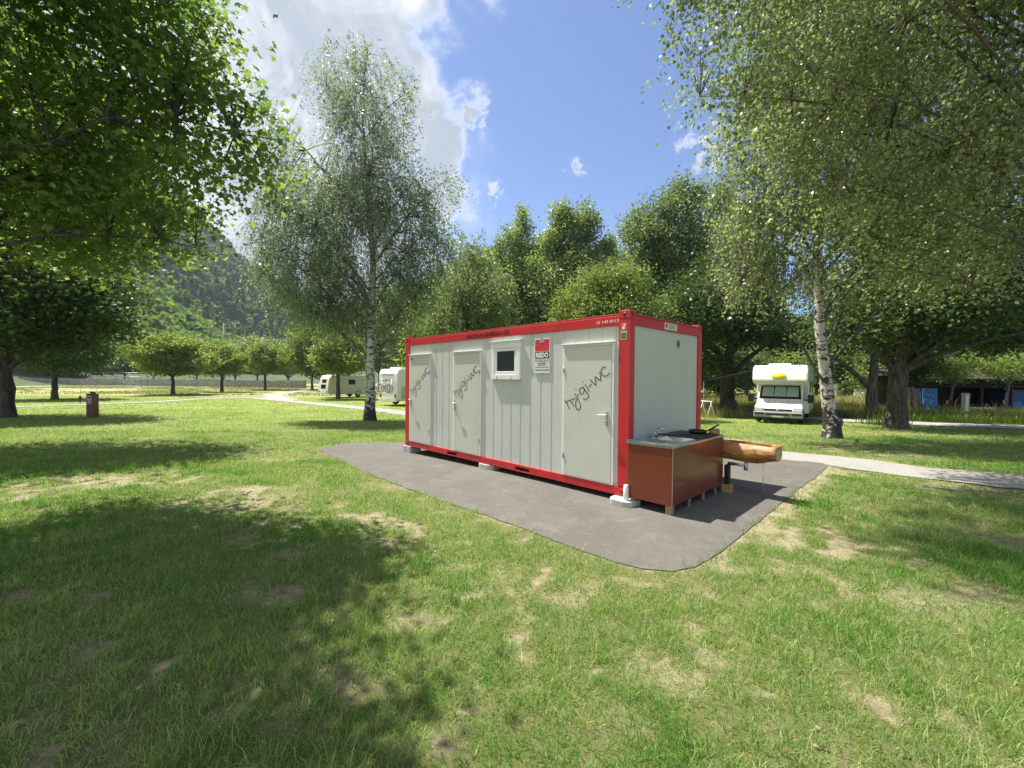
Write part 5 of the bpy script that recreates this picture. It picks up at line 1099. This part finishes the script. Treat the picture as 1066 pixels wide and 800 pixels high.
# ------------------------------------------------------------------ vehicles
def wheel(parent, x, y, r=0.33, w_=0.2, side=1, hub=None):
    m = MB(); mt = Matrix.Translation((x, y, r)) @ Matrix.Rotation(R(90), 4, 'Y')
    m.lathe([(r * .55, -w_ / 2), (r * .93, -w_ / 2), (r, -w_ / 2 + .03), (r, w_ / 2 - .03), (r * .93, w_ / 2), (r * .55, w_ / 2)], 24, mt)
    o = m.build('wheel', M['rubber'], parent)
    m = MB(); m.lathe([(0, w_ / 2 * side * .7), (r * .2, w_ / 2 * side * .75), (r * .5, w_ / 2 * side * .55), (r * .6, w_ / 2 * side * .9)], 18, mt); m.build('rim', hub or M['grey_metal'], o)
    return o
# alcove camper, nose towards the viewer; x across, y backwards, z up
pc = at(810, 400, 20.3)
cv = empty('camper_van', 'white camper with a cab-over bunk and yellow oval badge parked on the shaded grass', 'camper', gpt(pc.x, pc.y), R(-38))
cv.scale = (1.04, 1.04, 1.02)
m = MB(); m.prism([(0.04, .30), (-.02, .42), (-.01, .60), (.05, .72), (.16, .84), (.66, 1.06), (.74, 1.10), (1.22, 1.84), (1.95, 1.86), (1.95, .30)], -.93, .93, 'X', 0.05, 3); cab = m.build('cab', M['vanwhite'], cv)
m = MB(); m.prism([(1.75, .42), (1.75, 1.86), (1.2, 1.90), (.86, 1.84), (.44, 1.98), (.34, 2.06), (.44, 2.42), (.62, 2.72), (.84, 2.80), (6.1, 2.80), (6.25, 2.7), (6.25, .42)], -1.10, 1.10, 'X', 0.05, 3); lv = m.build('living_body', M['vanwhite'], cv)
m = MB(); m.prism([(.40, 1.985), (.325, 2.06), (.84, 1.85), (.90, 1.835)], -1.02, 1.02, 'X', 0.01); m.build('bunk_underside', M['vangrey'], cv)
for s in (-1, 1):
    m = MB(); m.prism([(.36, 2.10), (.46, 2.42), (.62, 2.68), (.74, 2.68), (.60, 2.42), (.52, 2.10)], s * 1.088, s * 1.112, 'X', 0.004); m.build('side_band', M['vangrey'], lv)
    m = MB(); m.tube([(s * 1.0, .50, 1.94), (s * 1.0, .60, 1.94)], .03, 8); m.build('marker_lamp', M['amber'], lv)
m = MB(); m.prism([(.3905, 2.235), (.3935, 2.24), (.470, 2.475), (.467, 2.48)], -.12, .12, 'X')
m.bm.free(); m = MB()
nrm = Vector((0, -.36, .10)).normalized(); ax2 = Vector((0, .10, .36)).normalized(); cc = Vector((-.02, .370, 2.26))
m.lathe([(0, 0), (.135, 0), (.14, .004), (.135, .012), (0, .012)], 28, Matrix.Translation(cc + nrm * 0.004) @ Matrix((( -1, 0, 0, 0), (0, ax2.y, nrm.y, 0), (0, ax2.z, nrm.z, 0), (0, 0, 0, 1))) @ Matrix.Diagonal((2.1, 1.15, 1, 1))); bad = m.build('badge', M['yellow'], lv)
m = MB(); m.box(-.55, .40, 1.3, 2.3, 2.80, 2.90, 0.03); m.box(-.4, .4, 3.6, 4.3, 2.80, 2.88, .03); m.build('roof_hatch', M['vanwhite'], lv)
# windscreen set on the raked plane between (y .76,z 1.12) and (1.18,1.80)
a_ = Vector((0, .765, 1.135)); b_ = Vector((0, 1.185, 1.785)); u_ = (b_ - a_).normalized(); n_ = Vector((0, -u_.z, u_.y))
def slab(m, x0, x1, t0, t1, d0, d1, top_in=0.0):
    L_ = (b_ - a_).length
    def q(x, t, d): return a_ + u_ * (t * L_) + n_ * d + Vector((x, 0, 0))
    v = [q(x0, t0, d0), q(x1, t0, d0), q(x1 - top_in, t1, d0), q(x0 + top_in, t1, d0), q(x0, t0, d1), q(x1, t0, d1), q(x1 - top_in, t1, d1), q(x0 + top_in, t1, d1)]
    v = m.verts(v)
    for f in ((0, 3, 2, 1), (4, 5, 6, 7), (0, 1, 5, 4), (1, 2, 6, 5), (2, 3, 7, 6), (3, 0, 4, 7)): m.bm.faces.new([v[i] for i in f])
m = MB(); slab(m, -.86, .86, .02, .99, -.03, .032, .07); ws = m.build('windscreen', M['glass_dark'], cv)
m = MB()
for x0, x1 in ((-.75, -.255), (-.245, .255), (.265, .75)): slab(m, x0, x1, .17, .90, .033, .037, .02)
m.build('sunshade', M['sunshade'], ws)
for s in (-1, 1):
    m = MB(); m.tube([(s * .35 + s * .1, .775, 1.15), (s * .05, .815, 1.19)], .012, 6); m.build('wiper', M['black'], ws)
m = MB(); m.box(-.56, .56, -.030, .06, .600, .690, .015); m.build('grille', M['black'], cab)
m = MB(); m.lathe([(0, 0), (.075, 0), (.075, .02), (0, .02)], 20, Matrix.Translation((0, -.024, .65)) @ Matrix.Rotation(R(90), 4, 'X')); m.build('badge', M['grey_metal'], cab)
m = MB(); m.box(-.98, .98, -.10, .16, .25, .56, .05, 3); bp = m.build('bumper', M['bumpergrey'], cv)
m = MB(); m.box(-.46, .46, -.125, -.05, .40, .475, .01); m.build('intake', M['black'], bp)
for s in (-1, 1):
    m = MB(); m.box(s * .74 - .18, s * .74 + .18, -.120, -.05, .42, .50, .01); m.build('intake', M['black'], bp)
m = MB(); m.box(-.24, .24, -.116, -.104, .30, .385, .004); m.build('number_plate', M['trim'], bp)
m = MB(); m.box(-.985, .985, -.105, -.02, .235, .30, .02); m.build('lower_lip', M['black'], bp)
for s in (-.36, .36):
    m = MB(); m.tube([(s, .10, .81), (s * 1.08, .45, .985), (s * 1.15, .70, 1.085)], .010, 6); m.build('bonnet_crease', M['vangrey'], cab)
for s in (-1, 1):
    m = MB(); m.prism([(-.028, .60), (-.005, .74), (.12, .82), (.24, .86), (.24, .66)], s * .60, s * .945, 'X', .012); m.build('headlight', M['lamp'], cv)
    m = MB(); m.box(s * 1.22 - .13, s * 1.22 + .13, .80, .90, .98, 1.38, .03); m.tube([(s * .92, .95, 1.12), (s * 1.12, .86, 1.12)], .035, 8); m.build('mirror', M['black'], cv)
    m = MB(); m.prism([(.98, 1.12), (1.36, 1.74), (1.72, 1.74), (1.72, 1.12)], s * .925, s * .937, 'X', .004); m.build('cab_window', M['glass_dark'], cv)
    for y in (.72, 4.65): wheel(cv, s * .86, y, .33, .2, s)
    for y0, y1 in ((2.5, 3.4), (4.4, 5.3)):
        m = MB(); m.box(s * 1.102 - .008, s * 1.102 + .008, y0, y1, 1.45, 2.05, .005); m.build('side_window', M['glass_dark'], lv)
m = MB(); m.prism([(-1.10, 2.62), (-1.2, 2.60), (-3.75, 2.02), (-3.75, 1.99), (-1.2, 2.565), (-1.10, 2.58)], 1.9, 4.9, 'Y'); m.prism([(-3.78, 2.02), (-3.74, 2.02), (-3.74, 1.78), (-3.78, 1.78)], 1.88, 4.92, 'Y'); aw = m.build('awning', M['canvas'], cv)
for y in (1.95, 4.85):
    m = MB(); m.tube([(-3.7, y, 0.0), (-3.7, y, 2.0)], .018, 8); m.build('awning_pole', M['grey_metal'], aw)
# furniture under the awning
def chair(p, rz, label):
    o = empty('folding_chair', label, 'chair', p, rz, 'camping chairs under the awning')
    m = MB(); m.box(-.26, .26, -.25, .25, .42, .45, .008); m.build('seat', M['navy'], o)
    m = MB(); m.box(-.26, .26, .24, .27, .46, 1.02, .008, 2, Matrix.Rotation(R(-8), 4, 'X')); m.build('backrest', M['navy'], o)
    for s in (-1, 1):
        m = MB(); m.tube([(s * .27, -.27, 0), (s * .27, .25, .62)], .013, 7); m.build('leg', M['grey_metal'], o)
        m = MB(); m.tube([(s * .29, .27, 0), (s * .29, -.22, .62)], .013, 7); m.build('leg', M['grey_metal'], o)
        m = MB(); m.box(s * .28 - .03, s * .28 + .03, -.28, .24, .63, .66, .006); m.build('armrest', M['rubber'], o)
    return o
q = gp(761, 433.5); chair(q, R(160), 'navy folding chair standing in front of the thick shaded trunk')
tb = empty('camping_table', 'low folding camp table left of the navy chair under the awning', 'table', gp(750, 434), R(15))
m = MB(); m.box(-.55, .55, -.35, .35, .66, .70, .008); m.build('tabletop', M['canvas'], tb)
for sx in (-1, 1):
    for sy in (-1, 1):
        m = MB(); m.tube([(sx * .5, sy * .3, 0), (sx * .46, sy * .28, .66)], .014, 7); m.build('leg', M['grey_metal'], tb)
dr = empty('drying_rack', 'white spindly folding rack on the grass beyond the container end', 'drying rack', gp(735.5, 436.5), R(20))
for s in (-1, 1):
    m = MB(); m.tube([(-.32, s * .3, 0), (.05, s * .3, 1.0)], .016, 7); m.tube([(.32, s * .3, 0), (-.05, s * .3, 1.0)], .016, 7); m.build('leg', M['trim'], dr)
m = MB()
for k in range(4): m.tube([(-.2 + .08 * k * 1.2, -.32, .98), (-.2 + .08 * k * 1.2, .32, .98)], .010, 6)
m.build('rail', M['trim'], dr)

# cream caravan: x along its side, y depth, z up; the end with two panes looks out to the left
pe = gp(352, 413)
ca = empty('caravan', 'cream touring caravan with two stacked panes in its end, parked behind the path', 'caravan', gpt(at(342, 400, 45).x, 45.0), R(50))
prof = [(0.0, .42), (-.10, .75), (-.06, 1.2), (.10, 2.1), (.35, 2.42), (.9, 2.52), (4.9, 2.50), (5.3, 2.3), (5.55, 1.3), (5.5, .45), (4.0, .38), (1.0, .38)]
m = MB(); m.prism(prof, 0, 2.15, 'Y', 0.05, 3); m.build('body', M['cream'], ca)
for z0, z1 in ((1.62, 2.02), (1.02, 1.46)):
    m = MB(); xo = -.085 if z0 < 1.5 else .035
    m.box(xo - .02, xo + .1, .55, 1.55, z0, z1, .01, 2, Matrix.Translation((xo, 0, z0)) @ Matrix.Rotation(R(9.5 if z0 > 1.5 else 6), 4, 'Y') @ Matrix.Translation((-xo, 0, -z0))); m.build('end_window', M['glass_dark'], ca)
m = MB(); m.box(-.115, .02, .12, 2.03, .50, .86, .02); m.build('end_bumper', M['vanwhite'], ca)
for y in (.25, 1.75):
    m = MB(); m.box(-.13, -.10, y, y + .18, .60, .78, .01); m.build('tail_light', M['redlens'], ca)
m = MB(); m.box(2.3, 3.1, -.012, .02, 1.45, 2.0, .006); wn = m.build('side_window', M['glass_dark'], ca)
m = MB(); m.box(3.55, 4.2, -.010, .02, 1.85, 2.08, .006); m.build('vent_grille', M['vangrey'], ca)
m = MB(); m.box(3.45, 4.15, -.010, .02, .85, 1.10, .006); m.build('vent_grille', M['vangrey'], ca)
m = MB(); m.box(.78, 1.45, -.008, .02, .52, 2.2, .004); dd = m.build('door', M['cream'], ca)
m = MB(); m.box(.84, .90, -.03, -.007, 1.2, 1.3, .005); m.build('handle', M['black'], dd)
m = MB(); m.box(.1, 5.4, -.006, .02, 1.02, 1.06); m.build('trim_stripe', M['vangrey'], ca)
for s, y in ((-1, .16), (1, 1.99)):
    o = wheel(ca, 0, 0, .32, .18, s); o.matrix_local = Matrix.Translation((3.5, y, 0)) @ Matrix.Rotation(R(90), 4, 'Z')
    m = MB(); m.lathe([(.36, -.01), (.42, -.01), (.42, .01), (.36, .01)], 20, Matrix.Translation((3.5, -.004 if s < 0 else 2.154, .34)) @ Matrix.Rotation(R(90), 4, 'X'), PI); m.build('wheel_arch', M['rubber'], ca)
m = MB(); m.tube([(5.5, 1.07, .45), (6.6, 1.07, .45)], .05, 8); m.tube([(6.3, 1.07, .45), (6.3, 1.07, 0.02)], .03, 8); m.build('drawbar', M['grey_metal'], ca)

# white motorhome seen from behind with a bicycle rack
pe = gp(412, 419)
mh = empty('motorhome', 'white motorhome seen from behind with a bicycle carrier, half hidden by the container', 'motorhome', gpt(at(413.5, 410, 32.5).x, 32.5), R(-35))
# x: 0 at its right rear corner running left to -2.2; y goes forward
m = MB(); m.prism([(0.0, .50), (-.05, 1.0), (.02, 2.55), (.18, 2.86), (.40, 2.93), (5.6, 2.93), (6.6, 2.5), (7.2, 1.2), (7.2, .4), (.3, .4)], -2.25, 0, 'X', 0.06, 3); bd_ = m.build('body', M['vanwhite'], mh)
m = MB(); m.box(-2.2, -.05, -.12, .1, .34, .62, .03); m.build('rear_bumper', M['vanwhite'], mh)
for s in (-2.08, -.17 - .10):
    m = MB(); m.prism([(s, .66), (s + .2, .66), (s + .2 - .02, 1.0), (s + .05, .92)], -.075, -.03, 'Y', .005); m.build('tail_light', M['redlens'], mh)
m = MB(); m.box(-1.40, -.85, -.135, -.11, .42, .53, .004); m.build('number_plate', M['trim'], mh)
m = MB(); m.box(-1.72, -.62, -.055, .05, 2.05, 2.12, .01); m.box(-1.85, -.45, -.05, .05, 2.40, 2.55, .02); m.build('upper_trim', M['vangrey'], bd_)
m = MB(); m.box(.0, .010, .4, 5.4, .55, 1.55, .003); m.build('side_decal', M['vangrey'], bd_)
m = MB(); m.box(-1.5, -.2, .5, 1.3, 2.93, 3.06, .04); m.build('roof_box', M['vanwhite'], mh)
rk = MB()
for x in (-1.75, -.55):
    rk.tube([(x, -.10, 2.15), (x, -.12, 1.05), (x, -.50, 1.0)], .02, 7)
for y in (-.22, -.42): rk.tube([(-1.95, y, 1.03), (-.35, y, 1.03)], .022, 7)
rk.tube([(-1.75, -.11, 1.7), (-.55, -.11, 1.7)], .018, 7); rack = rk.build('bicycle_carrier', M['trim'], mh)
def bike(loc, rz, label, mt):
    o = empty('bicycle', label, 'bicycle', loc, rz, 'bicycles on the motorhome carrier')
    for x in (-.52, .52):
        m = MB(); m.lathe([(.31, -.02), (.335, -.02), (.335, .02), (.31, .02), (.31, -.02)], 24, Matrix.Translation((x, 0, .335)) @ Matrix.Rotation(R(90), 4, 'X')); w_ = m.build('wheel', M['rubber'], o)
        m = MB()
        for k in range(6): a_ = PI * k / 6; m.tube([(x + .31 * math.cos(a_), 0, .335 + .31 * math.sin(a_)), (x - .31 * math.cos(a_), 0, .335 - .31 * math.sin(a_))], .004, 4)
        m.build('spoke', M['metal'], w_)
    m = MB(); 
    for p_ in ([(-.52, 0, .335), (-.12, 0, .30), (.38, 0, .78), (-.22, 0, .78), (-.12, 0, .30)], [(-.52, 0, .335), (-.22, 0, .78)], [(.52, 0, .335), (.40, 0, .70), (.36, 0, .92)], [(-.22, 0, .78), (-.25, 0, .90)]): m.tube(p_, .018, 7)
    m.build('frame', mt, o)
    m = MB(); m.box(-.36, -.14, -.06, .06, .90, .94, .015); m.build('saddle', M['black'], o)
    m = MB(); m.tube([(.34, -.25, .98), (.36, 0, .93), (.34, .25, .98)], .014, 7); m.build('handlebar', M['black'], o)
    return o
mm = mh.matrix_basis if False else (Matrix.Translation(mh.location) @ Matrix.Rotation(R(-35), 4, 'Z'))
for y, mt, lb_ in ((-.22, M['trim'], 'white bicycle nearest the motorhome rear wall on its carrier'), (-.42, M['grey_metal'], 'grey bicycle on the outer rail of the motorhome carrier')):
    bike(mm @ Vector((-1.15, y, 1.055)), R(-35 if y > -.3 else 145), lb_, mt)
for s, x in ((1, -.12), (-1, -2.12)):
    for y in (1.6, 6.2): wheel(mh, x, y, .34, .2, s)
m = MB(); m.lathe([(0, 0), (.30, 0), (.33, .06), (.30, .075), (0, .02)], 20, Matrix.Translation((-.4, 1.6, 3.05)) @ Matrix.Rotation(R(35), 4, 'X')); m.build('satellite_dish', M['vanwhite'], mh)

# ------------------------------------------------------------------ small furniture on the left lawn
bo = empty('power_pedestal', 'red brown camping power pedestal with socket panel standing on the lawn', 'pedestal', gp(96.5, 434.5), R(18))
m = MB(); m.box(-.29, .29, -.27, .27, -.05, 1.12, .012); m.build('body', M['redbox'], bo)
m = MB(); m.box(-.297, -.2905, -.262, .262, .0, 1.10, .003); m.build('side_cover', M['brownbox'], bo)
m = MB(); m.box(-.33, .33, -.31, .31, 1.125, 1.155, .01); m.box(-.12, .15, -.12, .12, 1.156, 1.25, .02); m.build('cap', M['brownbox'], bo)
m = MB(); m.box(-.25, .06, -.283, -.271, .66, 1.05, .005); sp = m.build('socket_panel', M['label_grey'], bo)
m = MB()
for x in (-.17, -.02):
    for z in (.72, .83): m.box(x - .045, x + .045, -.292, -.284, z - .04, z + .04, .004)
m.box(-.22, .03, -.290, -.284, .92, 1.01, .004); m.build('socket', M['black'], sp)
# the face with sockets looks to the camera side; a second panel on the lit side
m = MB(); m.box(-.305, -.2975, -.19, .10, .64, 1.02, .004); sp2 = m.build('socket_panel', M['label_grey'], bo)
m = MB()
for y in (-.13, .02):
    for z in (.71, .82): m.box(-.3125, -.306, y - .045, y + .045, z - .04, z + .04, .004)
m.box(-.312, -.306, -.16, .06, .91, .98, .004); m.build('socket', M['black'], sp2)
bo.scale = (.60, .60, 1.03)
sk = empty('path_lamp', 'small black spike lamp with a thin stem beside the path left of the pedestal', 'lamp', gp(83.5, 420))
m = MB(); m.tube([(0, 0, -.05), (0, 0, .35)], .03, 8); m.lathe([(0, .30), (.07, .30), (.11, .40), (.09, .52), (.03, .60), (0, .60)], 14); m.build('lamp_head', M['black'], sk)
m = MB(); m.tube([(0, 0, .58), (.12, 0, 1.9)], [.016, .010], 6); m.build('stem', M['grey_metal'], sk)
# stone wall, railing, power pole beyond the field
def wall_run(name, label, pts, h, th, mat):
    m = MB()
    for i in range(len(pts) - 1):
        a_ = Vector(pts[i]); b_ = Vector(pts[i + 1]); d = (b_ - a_); L_ = d.length; n = max(1, int(L_ / 3)); d.normalize(); nn = Vector((-d.y, d.x)) * th / 2
        for k in range(n):
            p0 = a_ + d * (L_ * k / n); p1 = a_ + d * (L_ * (k + 1) / n - 0.03); hh = h * (0.93 + 0.14 * random.Random(k * 7 + i).random())
            z0 = float(gz(p0.y)) - .2
            v = m.verts([(*(p0 - nn), z0), (*(p1 - nn), z0), (*(p1 + nn), z0), (*(p0 + nn), z0), (*(p0 - nn), z0 + .2 + hh), (*(p1 - nn), z0 + .2 + hh), (*(p1 + nn), z0 + .2 + hh), (*(p0 + nn), z0 + .2 + hh)])
            for f in ((0, 3, 2, 1), (4, 5, 6, 7), (0, 1, 5, 4), (1, 2, 6, 5), (2, 3, 7, 6), (3, 0, 4, 7)): m.bm.faces.new([v[j] for j in f])
    return tag(m.build(name, mat), label, 'wall')
wl = at(-60, 395, 92); wr_ = at(318, 395, 84)
wall_run('stone_wall', 'low grey stone wall running along the far edge of the field', [(wl.x, 92), (at(180, 395, 92).x, 92), (wr_.x, 84)], 1.5, .5, M['stone'])
ra = empty('railing', 'thin grey metal railing behind the stone wall on the left', 'railing', gpt(at(95, 395, 97).x, 97))
x0 = at(95, 395, 97).x; x1 = at(160, 395, 97).x
m = MB()
for z in (2.0, 2.9): m.tube([(0, 0, z), (x1 - x0, 0, z)], .05, 6)
m.build('rail', M['grey_metal'], ra)
for k in range(6):
    m = MB(); xk = (x1 - x0) * k / 5; m.tube([(xk, 0, 0), (xk, 0, 3.0)], .06, 6); m.build('post', M['grey_metal'], ra)
pp = at(233, 395, 118)
up_ = empty('power_pole', 'grey wooden power pole with one crossarm in front of the forested hill', 'power pole', gpt(pp.x, 118))
m = MB(); m.tube([(0, 0, -.3), (0, 0, 17.0)], [.26, .17], 10); m.build('post', M['plank'], up_)
m = MB(); m.box(-3.6, 3.6, -.12, .12, 15.6, 15.85, .02); m.build('crossarm', M['plank'], up_)
for s in (-3.3, 0.0, 3.3):
    m = MB(); m.lathe([(0, 15.85), (.12, 15.85), (.16, 16.1), (.08, 16.4), (0, 16.4)], 10, Matrix.Translation((s, 0, 0))); m.build('insulator', M['vangrey'], up_)

# ------------------------------------------------------------------ beyond the meadow on the right
def tent(name, label, cat, px, Y, w_, d_, h, mat, ridge=True, rz=0):
    p_ = at(px, 400, Y); o = empty(name, label, cat, gpt(p_.x, Y), rz)
    m = MB(); m.prism([(-w_ / 2, 0), (-w_ * .46, h * .35), (-w_ * .06, h), (w_ * .06, h), (w_ * .46, h * .35), (w_ / 2, 0)], -d_ / 2, d_ / 2, 'Y', .03); m.build('canvas', mat, o)
    m = MB(); m.prism([(-w_ * .16, .02), (0, h * .8), (w_ * .16, .02)], -d_ / 2 - .02, -d_ / 2 - .004, 'Y'); m.build('door_flap', M['canvas'], o)
    m = MB(); m.tube([(0, -d_ / 2 - .05, 0), (0, -d_ / 2 - .05, h + .08)], .025, 6); m.build('pole', M['grey_metal'], o)
    return o
tent('tent', 'bright orange tent standing in the meadow left of the forked birch', 'tent', 883, 56, 1.9, 2.0, 1.55, M['orange'], rz=R(-10))
tent('tent', 'tall pale grey canvas tent right beside the forked birch trunk', 'tent', 897.5, 50, 1.0, 1.4, 2.0, M['whitecanvas'], rz=R(10))
sc_ = empty('small_caravan', 'small white caravan far off in the meadow left of the orange tent', 'caravan', gpt(at(871, 400, 54).x, 54), R(20))
m = MB(); m.prism([(-1.5, .35), (-1.6, 1.1), (-1.35, 1.9), (1.35, 1.9), (1.6, 1.1), (1.5, .35)], -1, 1, 'Y', .06, 3); m.build('body', M['vanwhite'], sc_)
m = MB(); m.box(-.5, .5, -1.015, -.98, 1.1, 1.55, .01); m.build('window', M['glass_dark'], sc_)
for x in (-.25, .35):
    m = MB(); m.lathe([(0, -.1), (.3, -.1), (.3, .1), (0, .1)], 16, Matrix.Translation((x, -.92, .3)) @ Matrix.Rotation(R(90), 4, 'X')); m.build('wheel', M['rubber'], sc_)
# open shed: dark boards, posts, plank wall, blue painted panel
sy = 28.0
s0 = at(958, 400, sy); s1 = at(1120, 400, sy)
sh = empty('open_shed', 'long dark wooden open shed behind the trees at the right edge', 'shed', gpt(s0.x, sy)); Ls = s1.x - s0.x
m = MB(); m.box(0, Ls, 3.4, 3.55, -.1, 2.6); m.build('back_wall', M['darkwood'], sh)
for x in (0.0, Ls - .12):
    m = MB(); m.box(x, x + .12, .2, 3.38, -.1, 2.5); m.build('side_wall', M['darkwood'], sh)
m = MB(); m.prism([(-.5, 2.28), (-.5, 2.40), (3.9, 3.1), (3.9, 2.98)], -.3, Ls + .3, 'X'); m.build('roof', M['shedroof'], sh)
for k in range(6):
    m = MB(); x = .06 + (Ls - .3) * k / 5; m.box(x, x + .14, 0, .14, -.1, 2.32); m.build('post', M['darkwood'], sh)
m = MB()
for z in (2.05, 1.85, 2.22): m.box(0, Ls, -.05, -.012, z, z + .11)
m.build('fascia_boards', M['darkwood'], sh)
bpnl = empty('painted_panel', 'blue panel with pale curly brush marks leaning at the shed left end', 'panel', gpt(at(961, 400, sy - .6).x, sy - .6))
pw_ = at(976, 400, sy).x - at(961, 400, sy).x
m = MB(); m.box(0, pw_, 0, .06, -.1, 1.75, .01); m.build('board', M['bluetarp'], bpnl)
m = MB(); rs = random.Random(9)
for k in range(9):
    cx, cz, r_ = rs.uniform(.12, pw_ - .12), rs.uniform(.2, 1.55), rs.uniform(.06, .16); a0 = rs.uniform(0, 6)
    m.tube([(max(.03, min(pw_ - .03, cx + r_ * math.cos(a0 + t_ * .5))), -.012, cz + r_ * math.sin(a0 + t_ * .5)) for t_ in range(8)], .018, 5)
m.build('brush_marks', M['paleblue'], bpnl)
pk = empty('plank_fence', 'grey weathered plank wall left of the blue panel', 'fence', gpt(at(944, 400, sy - .3).x, sy - .3))
pw2 = at(958, 400, sy).x - at(944, 400, sy).x
m = MB()
for k in range(8): m.box(0, pw2, 0.0, .04 + .006 * (k % 2), -.1 + k * .23, .11 + k * .23, .006)
m.build('planks', M['plank'], pk)
m = MB(); m.box(pw2 * .5, pw2 * .5 + .1, .05, .15, -.1, 1.9); m.build('post', M['darkwood'], pk)
bc = empty('storage_container', 'dark blue steel storage box at the right edge under the shed roof', 'storage box', gpt(at(1049, 400, sy + .5).x, sy + .5))
m = MB(); m.box(0, 2.6, 0, 1.2, -.05, 1.65, .02); m.build('body', M['darkblue'], bc)
m = MB(); m.box(.15, 1.0, -.02, -.003, .10, .85, .01); m.build('hatch', M['bluetarp'], bc)
m = MB(); m.box(-.03, 2.63, -.03, 1.23, 1.655, 1.71, .01); m.build('lid', M['darkblue'], bc)
be = empty('bench', 'weathered plank bench in front of the dark shed opening', 'bench', gpt(at(1010, 400, sy - 1.2).x, sy - 1.2))
bw_ = at(1035, 400, sy).x - at(1010, 400, sy).x
m = MB(); m.box(0, bw_, 0, .5, .46, .52, .01); m.build('seat', M['plank'], be)
m = MB(); m.box(.02, bw_ - .02, .02, .06, .10, .452, .01); m.build('front_board', M['plank'], be)
for x in (.05, bw_ - .15):
    m = MB(); m.box(x, x + .1, .08, .48, -.05, .455); m.build('leg', M['plank'], be)
ps = empty('notice_post', 'wooden notice post with a pale narrow board beside the gravel road', 'sign post', gp(1003, 437.5))
m = MB(); m.box(-.05, .05, -.05, .05, -.1, 1.35, .006); m.build('post', M['darkwood'], ps)
m = MB(); m.box(-.22, .26, -.075, -.052, .42, 1.52, .006); bdq = m.build('board', M['plank'], ps)
m = MB(); m.box(.0, .17, -.09, -.077, .48, 1.42, .004); m.build('notice', M['plate'], bdq)

# ------------------------------------------------------------------ haze over the valley
hz_ = bpy.data.materials.new('valley_haze'); hz_.use_nodes = True; t = NT(hz_.node_tree); t.n.clear()
v = t.new('ShaderNodeVolumePrincipled'); v.inputs['Color'].default_value = (0.80, 0.88, 1.0, 1); v.inputs['Density'].default_value = HAZE; v.inputs['Anisotropy'].default_value = 0.3
o = t.new('ShaderNodeOutputMaterial'); t.l.new(v.outputs[0], o.inputs['Volume'])
if HAZE > 0:
    m = MB(); m.box(-1500, 1500, -60, 1300, -2.5, 430); tag(m.build('haze', hz_), 'thin pale summer haze softening the distant hillside', 'haze', kind='stuff')
